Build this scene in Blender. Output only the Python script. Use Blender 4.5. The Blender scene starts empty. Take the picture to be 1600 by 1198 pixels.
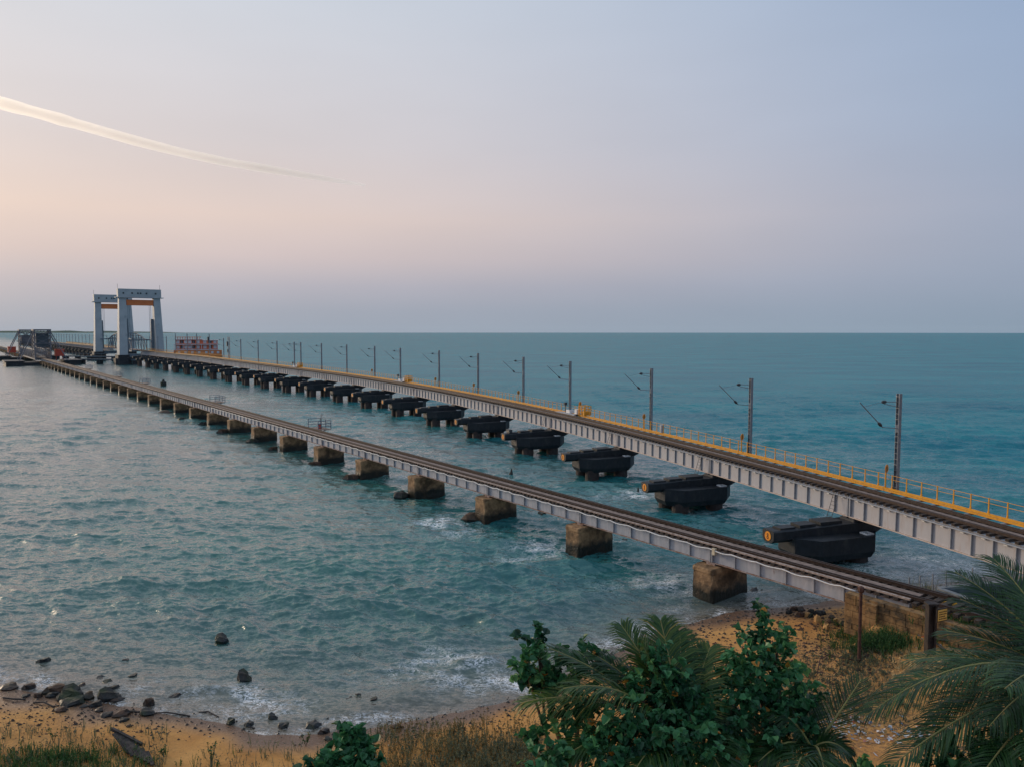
import bpy, math, random
import numpy as np
from mathutils import Vector, Matrix

random.seed(11)
RNG = np.random.default_rng(11)
scene = bpy.context.scene
COL = scene.collection
PI = math.pi

# ------------------------------------------------------------------ camera
CAM_H = 16.5            # metres above the water
F_PX, IW, IH = 1202.0, 1600.0, 1198.0
PITCH = math.atan((599 - 517.3) / F_PX)
cam_d = bpy.data.cameras.new('camera')
cam = bpy.data.objects.new('camera', cam_d)
COL.objects.link(cam)
cam.location = (0, 0, CAM_H)
cam.rotation_euler = (PI / 2 - PITCH, 0, 0)
cam_d.sensor_fit = 'HORIZONTAL'
cam_d.sensor_width = 36.0
cam_d.lens = 36.0 * F_PX / IW
cam_d.clip_start = 0.1
cam_d.clip_end = 40000
scene.camera = cam
_c, _s = math.cos(PITCH), math.sin(PITCH)


def at_height(u, v, h):
    """the point of height h that stands at photo pixel (u, v)"""
    x = u - 800.0
    up = 599.0 - v
    y = F_PX * _c + up * _s
    z = -F_PX * _s + up * _c
    t = (h - CAM_H) / z
    return Vector((x * t, y * t, h))


def at_depth(u, v, d):
    """the point at ground distance d (along +Y) at photo pixel (u, v)"""
    x = u - 800.0
    up = 599.0 - v
    y = F_PX * _c + up * _s
    z = -F_PX * _s + up * _c
    t = d / y
    return Vector((x * t, d, CAM_H + z * t))


# ------------------------------------------------------------------ sky, sun, exposure
scene.view_settings.view_transform = 'Standard'
scene.view_settings.look = 'None'
scene.view_settings.exposure = 0.0
scene.view_settings.gamma = 1.0
scene.view_settings.use_curve_mapping = False
scene.render.engine = 'CYCLES'
scene.cycles.max_bounces = 7
scene.cycles.volume_bounces = 1
scene.cycles.transparent_max_bounces = 12
scene.cycles.sample_clamp_direct = 1.0
scene.cycles.sample_clamp_indirect = 1.6
scene.cycles.use_denoising = True

SUN_EL, SUN_AZ = math.radians(12), math.radians(-55)     # azimuth from +Y, negative to the left


def lin(c):
    return tuple((x / 255 / 12.92) if x / 255 <= 0.04045 else ((x / 255 + 0.055) / 1.055) ** 2.4 for x in c) + (1.0,)


world = bpy.data.worlds.new('World')
scene.world = world
world.use_nodes = True
nt = world.node_tree
nt.nodes.clear()


def ramp(nodes, pts, interp='LINEAR'):
    r = nodes.new('ShaderNodeValToRGB')
    r.color_ramp.interpolation = interp
    el = r.color_ramp.elements
    el[0].position, el[0].color = pts[0]
    el[1].position, el[1].color = pts[-1]
    for p, c in pts[1:-1]:
        e = el.new(p)
        e.color = c
    return r


def math_node(nodes, links, op, a, b=None, c=None, clamp=False):
    m = nodes.new('ShaderNodeMath')
    m.operation = op
    m.use_clamp = clamp
    for i, x in enumerate((a, b, c)):
        if x is None:
            continue
        if isinstance(x, (int, float)):
            m.inputs[i].default_value = x
        else:
            links.new(x, m.inputs[i])
    return m.outputs[0]


def build_world():
    N, L = nt.nodes, nt.links
    out = N.new('ShaderNodeOutputWorld')
    tc = N.new('ShaderNodeTexCoord')
    nrm = N.new('ShaderNodeVectorMath'); nrm.operation = 'NORMALIZE'
    L.new(tc.outputs['Generated'], nrm.inputs[0])
    sep = N.new('ShaderNodeSeparateXYZ'); L.new(nrm.outputs[0], sep.inputs[0])
    el = math_node(N, L, 'ARCSINE', sep.outputs['Z'])
    e01 = math_node(N, L, 'MULTIPLY', el, 2 / PI, clamp=True)          # 0 horizon .. 1 zenith
    # closeness to the sun's side, from the horizontal direction
    flat = N.new('ShaderNodeVectorMath'); flat.operation = 'MULTIPLY'
    L.new(nrm.outputs[0], flat.inputs[0]); flat.inputs[1].default_value = (1, 1, 0)
    fn = N.new('ShaderNodeVectorMath'); fn.operation = 'NORMALIZE'; L.new(flat.outputs[0], fn.inputs[0])
    dot = N.new('ShaderNodeVectorMath'); dot.operation = 'DOT_PRODUCT'
    L.new(fn.outputs[0], dot.inputs[0]); dot.inputs[1].default_value = (math.sin(SUN_AZ), math.cos(SUN_AZ), 0)
    a = N.new('ShaderNodeMapRange'); L.new(dot.outputs['Value'], a.inputs[0])
    a.inputs[1].default_value = -0.24; a.inputs[2].default_value = 1.0
    a.interpolation_type = 'SMOOTHSTEP'
    d = lambda deg: deg / 90.0
    warm = ramp(N, [(d(0), lin((160, 169, 183))), (d(1.5), lin((163, 169, 183))), (d(3.2), lin((179, 176, 187))),
                    (d(5.2), lin((206, 190, 190))), (d(8), lin((224, 203, 194))), (d(13), lin((215, 206, 206))),
                    (d(22), lin((210, 214, 222))), (d(40), lin((208, 216, 228))), (1.0, lin((198, 210, 228)))])
    cool = ramp(N, [(d(0), lin((136, 155, 174))), (d(3), lin((144, 159, 180))), (d(8), lin((150, 166, 191))),
                    (d(14), lin((147, 168, 197))), (d(22), lin((142, 166, 199))), (d(40), lin((165, 184, 210))),
                    (1.0, lin((196, 209, 228)))])
    L.new(e01, warm.inputs[0]); L.new(e01, cool.inputs[0])
    mix = N.new('ShaderNodeMix'); mix.data_type = 'RGBA'
    L.new(a.outputs[0], mix.inputs[0]); L.new(cool.outputs[0], mix.inputs[6]); L.new(warm.outputs[0], mix.inputs[7])
    # faint unevenness of high thin cloud
    nz = N.new('ShaderNodeTexNoise'); nz.inputs['Scale'].default_value = 2.2; nz.inputs['Detail'].default_value = 3
    mp = N.new('ShaderNodeMapping'); mp.inputs['Scale'].default_value = (1, 1, 4)
    L.new(nrm.outputs[0], mp.inputs[0]); L.new(mp.outputs[0], nz.inputs[0])
    br = N.new('ShaderNodeMapRange'); L.new(nz.outputs[0], br.inputs[0])
    br.inputs[1].default_value = 0.3; br.inputs[2].default_value = 0.7
    br.inputs[3].default_value = 0.96; br.inputs[4].default_value = 1.03
    hz = N.new('ShaderNodeVectorMath'); hz.operation = 'SCALE'
    L.new(mix.outputs[2], hz.inputs[0]); L.new(br.outputs[0], hz.inputs['Scale'])
    bg = N.new('ShaderNodeBackground'); L.new(hz.outputs[0], bg.inputs[0]); bg.inputs[1].default_value = 0.99
    sky = N.new('ShaderNodeTexSky'); sky.sky_type = 'NISHITA'; sky.sun_disc = False
    sky.sun_elevation = SUN_EL; sky.sun_rotation = SUN_AZ
    sky.dust_density = 3.0
    bg2 = N.new('ShaderNodeBackground'); L.new(sky.outputs[0], bg2.inputs[0]); bg2.inputs[1].default_value = 0.006
    add = N.new('ShaderNodeAddShader'); L.new(bg.outputs[0], add.inputs[0]); L.new(bg2.outputs[0], add.inputs[1])
    L.new(add.outputs[0], out.inputs[0])


build_world()

sun_d = bpy.data.lights.new('sun', 'SUN')
sun_d.energy = 2.0
sun_d.angle = math.radians(14)
sun_d.color = (1.0, 0.78, 0.55)
sun = bpy.data.objects.new('sun', sun_d)
COL.objects.link(sun)
sun_dir = Vector((math.sin(SUN_AZ) * math.cos(SUN_EL), math.cos(SUN_AZ) * math.cos(SUN_EL), math.sin(SUN_EL)))
sun.rotation_euler = sun_dir.to_track_quat('Z', 'Y').to_euler()

# ------------------------------------------------------------------ materials


def new_mat(name):
    m = bpy.data.materials.new(name)
    m.use_nodes = True
    n = m.node_tree.nodes
    return m, n, m.node_tree.links, n['Principled BSDF']


def mat(name, c1, c2=None, scale=3.0, rough=0.75, metal=0.0, bump=0.0, bscale=20.0, stretch=(1, 1, 1), lo=0.35, hi=0.65, c3=None, c3scale=1.0, c3lo=0.55, c3hi=0.7, spec=0.35, world_co=False):
    """two-tone noise material; c3 adds a third patchy tone (rust, dust)"""
    m, n, l, p = new_mat(name)
    p.inputs['Roughness'].default_value = rough
    p.inputs['Metallic'].default_value = metal
    p.inputs['Specular IOR Level'].default_value = spec
    tc = n.new('ShaderNodeTexCoord')
    mp = n.new('ShaderNodeMapping'); mp.inputs['Scale'].default_value = stretch
    src = n.new('ShaderNodeNewGeometry').outputs['Position'] if world_co else tc.outputs['Object']
    l.new(src, mp.inputs[0])
    c1 = tuple(c1) + (1,)
    c2 = tuple(c2) + (1,) if c2 else c1
    nz = n.new('ShaderNodeTexNoise'); nz.inputs['Scale'].default_value = scale; nz.inputs['Detail'].default_value = 6
    l.new(mp.outputs[0], nz.inputs[0])
    r = ramp(n, [(lo, c1), (hi, c2)]); l.new(nz.outputs[0], r.inputs[0])
    col = r.outputs[0]
    if c3:
        z3 = n.new('ShaderNodeTexNoise'); z3.inputs['Scale'].default_value = c3scale; z3.inputs['Detail'].default_value = 8
        z3.inputs['Roughness'].default_value = 0.7
        l.new(mp.outputs[0], z3.inputs[0])
        mr = n.new('ShaderNodeMapRange'); l.new(z3.outputs[0], mr.inputs[0])
        mr.inputs[1].default_value = c3lo; mr.inputs[2].default_value = c3hi
        mx = n.new('ShaderNodeMix'); mx.data_type = 'RGBA'
        l.new(mr.outputs[0], mx.inputs[0]); l.new(col, mx.inputs[6]); mx.inputs[7].default_value = tuple(c3) + (1,)
        col = mx.outputs[2]
    l.new(col, p.inputs['Base Color'])
    if bump:
        bz = n.new('ShaderNodeTexNoise'); bz.inputs['Scale'].default_value = bscale; bz.inputs['Detail'].default_value = 5
        l.new(tc.outputs['Object'], bz.inputs[0])
        b = n.new('ShaderNodeBump'); b.inputs['Strength'].default_value = bump; b.inputs['Distance'].default_value = 0.05
        l.new(bz.outputs[0], b.inputs['Height']); l.new(b.outputs[0], p.inputs['Normal'])
    return m


def leaf_mat(name, stops, rough=0.5, trans=0.25):
    """foliage: colour by the leaf's own random tint"""
    m, n, l, p = new_mat(name)
    at = n.new('ShaderNodeAttribute'); at.attribute_name = 'tint'
    r = ramp(n, [(a, tuple(c) + (1,)) for a, c in stops])
    l.new(at.outputs['Fac'], r.inputs[0])
    l.new(r.outputs[0], p.inputs['Base Color'])
    p.inputs['Roughness'].default_value = rough
    p.inputs['Specular IOR Level'].default_value = 0.3
    tr = n.new('ShaderNodeBsdfTranslucent'); l.new(r.outputs[0], tr.inputs[0])
    mx = n.new('ShaderNodeMixShader'); mx.inputs[0].default_value = trans
    l.new(p.outputs[0], mx.inputs[1]); l.new(tr.outputs[0], mx.inputs[2])
    l.new(mx.outputs[0], n['Material Output'].inputs[0])
    return m


M = {}
M['old_paint'] = mat('weathered_grey_paint', (0.30, 0.32, 0.36), (0.40, 0.40, 0.43), 1.6, 0.6, bump=0.1, c3=(0.16, 0.09, 0.06), c3scale=1.3, c3lo=0.60, c3hi=0.78, stretch=(3, 3, 0.7), world_co=True)
M['old_flange'] = mat('rusty_flange', (0.22, 0.12, 0.08), (0.34, 0.28, 0.26), 2.5, 0.8, c3=(0.12, 0.06, 0.035), c3scale=3, world_co=True)
M['new_paint'] = mat('pale_grey_paint', (0.375, 0.37, 0.39), (0.44, 0.43, 0.445), 0.8, 0.55, c3=(0.24, 0.18, 0.16), c3scale=0.8, c3lo=0.52, c3hi=0.85, stretch=(3.5, 3.5, 0.5), world_co=True)
M['new_flange'] = mat('grey_steel_flange', (0.27, 0.30, 0.34), (0.36, 0.37, 0.40), 2, 0.55, world_co=True)
M['new_lower_flange'] = mat('stained_lower_flange', (0.50, 0.38, 0.31), (0.56, 0.46, 0.40), 2, 0.6, world_co=True)
M['stiff'] = mat('grey_stiffener', (0.25, 0.26, 0.29), (0.32, 0.33, 0.35), 3, 0.6)
M['sleeper'] = mat('dark_sleeper', (0.030, 0.022, 0.018), (0.075, 0.055, 0.045), 5, 0.85, bump=0.3)
M['rail'] = mat('rusty_rail', (0.030, 0.020, 0.017), (0.06, 0.038, 0.03), 6, 0.55, metal=0.3)
M['deckplate'] = mat('dusty_deck_plate', (0.15, 0.105, 0.085), (0.26, 0.195, 0.165), 3, 0.8, bump=0.2, world_co=True)
M['dust'] = mat('dusty_channel', (0.22, 0.16, 0.13), (0.42, 0.34, 0.30), 5, 0.8, bump=0.3, stretch=(1, 1, 1), world_co=True)
M['yellow'] = mat('yellow_paint', (0.72, 0.33, 0.015), (0.60, 0.26, 0.012), 4, 0.5, c3=(0.40, 0.17, 0.02), c3scale=3)
M['mast'] = mat('galvanised_mast', (0.16, 0.18, 0.21), (0.23, 0.25, 0.28), 3, 0.5, metal=0.4)
M['dark_steel'] = mat('dark_steel', (0.03, 0.035, 0.04), (0.06, 0.06, 0.065), 5, 0.5)
M['cap'] = mat('dark_coated_concrete', (0.006, 0.010, 0.014), (0.013, 0.018, 0.024), 2.5, 0.55, bump=0.15, bscale=12, c3=(0.055, 0.052, 0.05), c3scale=1.0, c3lo=0.52, c3hi=0.78, stretch=(1.5, 1.5, .7), world_co=True)
M['pile'] = mat('stained_pile', (0.020, 0.014, 0.013), (0.045, 0.030, 0.027), 3, 0.7, bump=0.3, c3=(0.02, 0.03, 0.028), c3scale=1, world_co=True)
M['disc_black'] = mat('black_numeral', (0.05, 0.02, 0.012))
M['orange_disc'] = mat('orange_disc_paint', (0.78, 0.30, 0.02), (0.70, 0.22, 0.015), 6, 0.5)
M['white'] = mat('white_paint', (0.75, 0.75, 0.75), (0.6, 0.6, 0.6), 4, 0.6)
M['cream'] = mat('cream_box', (0.62, 0.53, 0.38), (0.5, 0.42, 0.3), 4, 0.6)
M['cable'] = mat('pale_cable', (0.72, 0.70, 0.68), (0.58, 0.57, 0.56), 2, 0.5)
M['tower'] = mat('pale_blue_grey_steel', (0.29, 0.325, 0.345), (0.35, 0.38, 0.395), 0.25, 0.55, c3=(0.20, 0.23, 0.25), c3scale=0.3)
M['red_steel'] = mat('orange_counterweight', (0.62, 0.17, 0.045), (0.55, 0.14, 0.04), 0.5, 0.55)
M['red_cabin'] = mat('red_cabin', (0.55, 0.08, 0.04), (0.45, 0.06, 0.035), 1, 0.6)
M['truss'] = mat('grey_truss', (0.11, 0.15, 0.19), (0.17, 0.21, 0.24), 1, 0.6)
M['bascule'] = mat('dull_lattice_steel', (0.10, 0.11, 0.13), (0.16, 0.16, 0.18), 1, 0.65, c3=(0.2, 0.13, 0.12), c3scale=0.7)
M['counter'] = mat('counterweight_plate', (0.05, 0.075, 0.09), (0.08, 0.10, 0.12), 0.6, 0.6)
M['stone_wall'] = mat('yellow_stone', (0.17, 0.095, 0.04), (0.31, 0.185, 0.08), 2.2, 0.9, bump=0.8, bscale=7, c3=(0.07, 0.05, 0.03), c3scale=1.3, c3lo=0.48, c3hi=0.62, world_co=True)
M['concrete'] = mat('grey_concrete', (0.055, 0.075, 0.095), (0.09, 0.115, 0.135), 1.5, 0.8, bump=0.3, c3=(0.04, 0.05, 0.06), c3scale=0.8)
M['concrete_edge'] = mat('pale_concrete_edge', (0.15, 0.165, 0.175), (0.21, 0.22, 0.23), 3, 0.8)
M['rust_post'] = mat('rusty_post', (0.045, 0.02, 0.015), (0.10, 0.045, 0.03), 6, 0.8, bump=0.3)
M['black_post'] = mat('tarred_post', (0.015, 0.012, 0.012), (0.04, 0.028, 0.022), 4, 0.7, bump=0.3)
M['sign_yellow'] = mat('faded_yellow_sign', (0.70, 0.42, 0.10), (0.60, 0.34, 0.07), 5, 0.6)
M['wall_red'] = mat('red_wall', (0.70, 0.16, 0.07), (0.60, 0.13, 0.06), 0.6, 0.7)
M['wall_pink'] = mat('pale_pink_trim', (0.62, 0.50, 0.50), (0.55, 0.44, 0.44), 0.6, 0.7)
M['wall_orange'] = mat('orange_wall', (0.62, 0.20, 0.07), (0.52, 0.15, 0.05), 0.6, 0.7)
M['window_dark'] = mat('dark_window', (0.03, 0.04, 0.05), rough=0.2)
M['window_pale'] = mat('pale_shutter', (0.55, 0.55, 0.57), (0.45, 0.45, 0.48), 2, 0.4)
M['bark'] = mat('grey_brown_bark', (0.07, 0.05, 0.035), (0.14, 0.10, 0.07), 8, 0.9, bump=0.5)
M['palm_bark'] = mat('palm_trunk_bark', (0.10, 0.08, 0.06), (0.17, 0.14, 0.11), 5, 0.9, bump=0.6, stretch=(1, 1, 6))
M['driftwood'] = mat('blackened_timber', (0.015, 0.015, 0.017), (0.06, 0.05, 0.045), 6, 0.8, bump=0.5)
M['pipe_black'] = mat('black_pipe', (0.02, 0.02, 0.022), (0.05, 0.045, 0.04), 5, 0.6)
M['leaf'] = leaf_mat('broad_leaf', [(0.0, (0.008, 0.040, 0.022)), (0.35, (0.026, 0.115, 0.046)), (0.7, (0.065, 0.225, 0.085)),
                                    (0.93, (0.13, 0.27, 0.085)), (0.955, (0.35, 0.14, 0.02)), (1.0, (0.50, 0.24, 0.04))], rough=0.42)
M['frond'] = leaf_mat('palm_leaflet', [(0.0, (0.010, 0.034, 0.012)), (0.5, (0.026, 0.078, 0.020)), (0.8, (0.085, 0.135, 0.026)), (1.0, (0.28, 0.20, 0.045))], rough=0.4)
M['rachis'] = mat('frond_rib', (0.16, 0.17, 0.05), (0.24, 0.19, 0.07), 4, 0.6)
M['dry'] = leaf_mat('dry_weed', [(0.0, (0.06, 0.055, 0.02)), (0.4, (0.17, 0.12, 0.04)), (0.75, (0.30, 0.20, 0.07)), (0.9, (0.10, 0.15, 0.07)), (0.97, (0.10, 0.15, 0.07)), (1.0, (0.65, 0.6, 0.55))], rough=0.7)
M['weed'] = leaf_mat('green_weed', [(0.0, (0.018, 0.055, 0.016)), (0.5, (0.04, 0.11, 0.03)), (0.8, (0.085, 0.16, 0.045)), (1.0, (0.24, 0.19, 0.06))], rough=0.6)
M['greyweed'] = leaf_mat('grey_green_weed', [(0.0, (0.05, 0.075, 0.05)), (0.5, (0.11, 0.14, 0.09)), (0.8, (0.20, 0.18, 0.08)), (1.0, (0.34, 0.27, 0.12))], rough=0.7)
M['litter'] = leaf_mat('plastic_litter', [(0.0, (0.55, 0.55, 0.56)), (0.35, (0.7, 0.7, 0.7)), (0.5, (0.35, 0.42, 0.48)), (0.65, (0.04, 0.16, 0.30)), (0.8, (0.45, 0.35, 0.30)), (0.92, (0.55, 0.12, 0.06)), (1.0, (0.06, 0.06, 0.07))], rough=0.45)


def height_stain(name, dry1, dry2, wet, z_lo, z_hi, scale=2.0, bump=0.6, moss=None):
    """stone with a tide-line: dark weed and wet below a ragged height"""
    m, n, l, p = new_mat(name)
    geo = n.new('ShaderNodeNewGeometry')
    sep = n.new('ShaderNodeSeparateXYZ'); l.new(geo.outputs['Position'], sep.inputs[0])
    nz = n.new('ShaderNodeTexNoise'); nz.inputs['Scale'].default_value = scale; nz.inputs['Detail'].default_value = 8
    nz.inputs['Roughness'].default_value = 0.65
    l.new(geo.outputs['Position'], nz.inputs[0])
    r = ramp(n, [(0.35, tuple(dry1) + (1,)), (0.68, tuple(dry2) + (1,))]); l.new(nz.outputs[0], r.inputs[0])
    h = math_node(n, l, 'MULTIPLY_ADD', nz.outputs[0], 0.9, sep.outputs['Z'])
    mr = n.new('ShaderNodeMapRange'); l.new(h, mr.inputs[0])
    mr.inputs[1].default_value = z_lo + 0.45; mr.inputs[2].default_value = z_hi + 0.45
    mx = n.new('ShaderNodeMix'); mx.data_type = 'RGBA'
    l.new(mr.outputs[0], mx.inputs[0]); mx.inputs[6].default_value = tuple(wet) + (1,); l.new(r.outputs[0], mx.inputs[7])
    col = mx.outputs[2]
    n2 = n.new('ShaderNodeTexNoise'); n2.inputs['Scale'].default_value = 1.1; n2.inputs['Detail'].default_value = 7
    l.new(geo.outputs['Position'], n2.inputs[0])
    m2 = n.new('ShaderNodeMapRange'); l.new(n2.outputs[0], m2.inputs[0]); m2.inputs[1].default_value = 0.5; m2.inputs[2].default_value = 0.66
    m2.inputs[4].default_value = 0.75
    x2 = n.new('ShaderNodeMix'); x2.data_type = 'RGBA'
    l.new(m2.outputs[0], x2.inputs[0]); l.new(col, x2.inputs[6]); x2.inputs[7].default_value = tuple(moss or wet) + (1,)
    l.new(x2.outputs[2], p.inputs['Base Color'])
    rr = n.new('ShaderNodeMapRange'); l.new(mr.outputs[0], rr.inputs[0]); rr.inputs[3].default_value = 0.35; rr.inputs[4].default_value = 0.9
    l.new(rr.outputs[0], p.inputs['Roughness'])
    p.inputs['Specular IOR Level'].default_value = 0.3
    bz = n.new('ShaderNodeTexNoise'); bz.inputs['Scale'].default_value = 7; bz.inputs['Detail'].default_value = 8
    l.new(geo.outputs['Position'], bz.inputs[0])
    b = n.new('ShaderNodeBump'); b.inputs['Strength'].default_value = bump; b.inputs['Distance'].default_value = 0.08
    l.new(bz.outputs[0], b.inputs['Height']); l.new(b.outputs[0], p.inputs['Normal'])
    return m


M['pier_stone'] = height_stain('tide_stained_stone', (0.15, 0.088, 0.047), (0.42, 0.26, 0.135), (0.016, 0.017, 0.013), 0.55, 1.15, 1.8, moss=(0.05, 0.033, 0.02))
M['rock'] = height_stain('dark_wet_rock', (0.018, 0.020, 0.020), (0.060, 0.055, 0.050), (0.012, 0.016, 0.018), 0.05, 0.3, 4.0, moss=(0.03, 0.045, 0.018))
M['rock_brown'] = height_stain('brown_rock', (0.05, 0.03, 0.02), (0.13, 0.075, 0.05), (0.018, 0.018, 0.018), 0.05, 0.3, 4.0, moss=(0.03, 0.03, 0.02))
M['rubble'] = mat('yellow_rubble', (0.40, 0.22, 0.08), (0.58, 0.36, 0.15), 4, 0.9, bump=0.5)

# ------------------------------------------------------------------ mesh builder and scene bookkeeping


class MB:
    def __init__(self):
        self.v, self.f, self.mi = [], [], []
        self.tint = []

    def add(self, verts, faces, mi=0, tint=None):
        o = len(self.v)
        self.v.extend(tuple(p) for p in verts)
        self.f.extend(tuple(i + o for i in f) for f in faces)
        self.mi.extend([mi] * len(faces))
        if tint is not None:
            self.tint.extend([tint] * len(verts))

    def box(self, x0, x1, y0, y1, z0, z1, mi=0):
        v = [(x0, y0, z0), (x1, y0, z0), (x1, y1, z0), (x0, y1, z0), (x0, y0, z1), (x1, y0, z1), (x1, y1, z1), (x0, y1, z1)]
        self.add(v, [(0, 3, 2, 1), (4, 5, 6, 7), (0, 1, 5, 4), (1, 2, 6, 5), (2, 3, 7, 6), (3, 0, 4, 7)], mi)

    def hexa(self, lo, hi, mi=0):
        """eight corners: lo ring and hi ring of four points each"""
        self.add(list(lo) + list(hi), [(0, 3, 2, 1), (4, 5, 6, 7), (0, 1, 5, 4), (1, 2, 6, 5), (2, 3, 7, 6), (3, 0, 4, 7)], mi)

    def prism(self, poly, z0, z1, mi=0, poly2=None):
        n = len(poly)
        p2 = poly2 or poly
        v = [(x, y, z0) for x, y in poly] + [(x, y, z1) for x, y in p2]
        f = [tuple(range(n - 1, -1, -1)), tuple(range(n, 2 * n))] + [(i, (i + 1) % n, n + (i + 1) % n, n + i) for i in range(n)]
        self.add(v, f, mi)

    def bar(self, a, b, w, h=None, mi=0, up=(0, 0, 1)):
        """square bar between two points"""
        a, b = Vector(a), Vector(b)
        h = h or w
        d = (b - a).normalized()
        u = Vector(up)
        if abs(d.dot(u)) > 0.95:
            u = Vector((1, 0, 0))
        s = d.cross(u).normalized()
        t = s.cross(d).normalized()
        lo = [a - s * w / 2 - t * h / 2, a + s * w / 2 - t * h / 2, a + s * w / 2 + t * h / 2, a - s * w / 2 + t * h / 2]
        hi = [p + (b - a) for p in lo]
        self.hexa(lo, hi, mi)

    def tube(self, pts, r, n=6, mi=0, cap=True, tint=None):
        pts = [Vector(p) for p in pts]
        rs = r if isinstance(r, (list, tuple)) else [r] * len(pts)
        rings = []
        up = Vector((0, 0, 1))
        for i, p in enumerate(pts):
            d = (pts[min(i + 1, len(pts) - 1)] - pts[max(i - 1, 0)]).normalized()
            u = up if abs(d.dot(up)) < 0.95 else Vector((1, 0, 0))
            s = d.cross(u).normalized()
            t = s.cross(d).normalized()
            rings.append([p + (s * math.cos(2 * PI * k / n) + t * math.sin(2 * PI * k / n)) * rs[i] for k in range(n)])
        v = [q for rg in rings for q in rg]
        f = []
        for i in range(len(pts) - 1):
            for k in range(n):
                f.append((i * n + k, (i + 1) * n + k, (i + 1) * n + (k + 1) % n, i * n + (k + 1) % n))
        if cap:
            f.append(tuple(range(n)))
            f.append(tuple((len(pts) - 1) * n + k for k in range(n - 1, -1, -1)))
        self.add(v, f, mi, tint)

    def mesh(self, name, mats, smooth=False):
        me = bpy.data.meshes.new(name)
        me.from_pydata(self.v, [], self.f)
        for m in (mats if isinstance(mats, (list, tuple)) else [mats]):
            me.materials.append(m)
        if any(self.mi):
            me.polygons.foreach_set('material_index', self.mi)
        if smooth:
            me.polygons.foreach_set('use_smooth', [True] * len(me.polygons))
        if self.tint and len(self.tint) == len(self.v):
            a = me.attributes.new('tint', 'FLOAT', 'POINT')
            a.data.foreach_set('value', self.tint)
        me.update()
        return me

    def build(self, name, mats, parent=None, smooth=False, mw=None):
        return put(name, self.mesh(name, mats, smooth), parent, mw)


def put(name, me, parent=None, mw=None):
    """link one object of this mesh; mw is its world matrix"""
    o = bpy.data.objects.new(name, me)
    COL.objects.link(o)
    mw = mw if mw is not None else Matrix()
    if parent is not None:
        o.parent = parent
        o.matrix_basis = WORLD[parent.name].inverted() @ mw
    else:
        o.matrix_basis = mw
    WORLD[o.name] = mw.copy()
    return o


WORLD = {}


def tag(o, label=None, cat=None, group=None, kind=None):
    if label: o['label'] = label
    if cat: o['category'] = cat
    if group: o['group'] = group
    if kind: o['kind'] = kind
    return o


def thing(name, loc, label, cat, group=None, mw=None):
    o = bpy.data.objects.new(name, None)
    COL.objects.link(o)
    o.empty_display_size = 0.3
    m = mw if mw is not None else Matrix.Translation(Vector(loc))
    o.matrix_basis = m
    WORLD[o.name] = m.copy()
    return tag(o, label, cat, group)


ORD = ['first', 'second', 'third', 'fourth', 'fifth', 'sixth', 'seventh', 'eighth', 'ninth', 'tenth', 'eleventh', 'twelfth', 'thirteenth',
       'fourteenth', 'fifteenth', 'sixteenth', 'seventeenth', 'eighteenth', 'nineteenth', 'twentieth'] + ['twenty-' + q for q in
       ('first', 'second', 'third', 'fourth', 'fifth', 'sixth', 'seventh', 'eighth', 'ninth')] + ['thirtieth'] + ['thirty-' + q for q in ('first', 'second', 'third', 'fourth', 'fifth', 'sixth')]


def frame(origin, xaxis, yaxis):
    """matrix whose local x is across the track, y along it, z up"""
    x, y = Vector(xaxis).normalized(), Vector(yaxis).normalized()
    z = x.cross(y).normalized()
    m = Matrix((x, y, z)).transposed().to_4x4()
    m.translation = Vector(origin)
    return m


# ------------------------------------------------------------------ shoreline, terrain
SHORE = [at_height(u, v, 0) for u, v in ((-700, 1010), (-300, 1040), (0, 1068), (120, 1088), (250, 1112), (400, 1143), (500, 1146), (620, 1128), (760, 1105), (840, 1080),
                                         (905, 1045), (975, 1010), (1060, 978), (1150, 955), (1240, 945), (1330, 935), (1420, 918), (1500, 905), (1600, 893), (1900, 878))]
SX = np.array([p.x for p in SHORE]); SY = np.array([p.y for p in SHORE])
SX = np.concatenate(([-4000], SX, [4000])); SY = np.concatenate(([SY[0] + 300], SY, [SY[-1] + 30]))
TH_OLD = math.radians(36.45)
OLD_T = Vector((-math.sin(TH_OLD), math.cos(TH_OLD), 0))
OLD_R = Vector((math.cos(TH_OLD), math.sin(TH_OLD), 0))
OLD_O = Vector((12.33, 46.83, 0))
OLD_HB, OLD_L = 2.19, 12.2


def vnoise(x, y, seed=0):
    """cheap smooth value noise on arrays"""
    xi, yi = np.floor(x).astype(np.int64), np.floor(y).astype(np.int64)
    fx, fy = x - xi, y - yi
    fx = fx * fx * (3 - 2 * fx); fy = fy * fy * (3 - 2 * fy)

    def h(a, b):
        n = (a * 374761393 + b * 668265263 + seed * 974634777) & 0xffffffff
        n = ((n ^ (n >> 13)) * 1274126177) & 0xffffffff
        return ((n ^ (n >> 16)) & 0xffff) / 65535.0
    return (h(xi, yi) * (1 - fx) + h(xi + 1, yi) * fx) * (1 - fy) + (h(xi, yi + 1) * (1 - fx) + h(xi + 1, yi + 1) * fx) * fy


def inland(x, y):
    return (np.interp(x, SX, SY) - y) * 0.9


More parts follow.
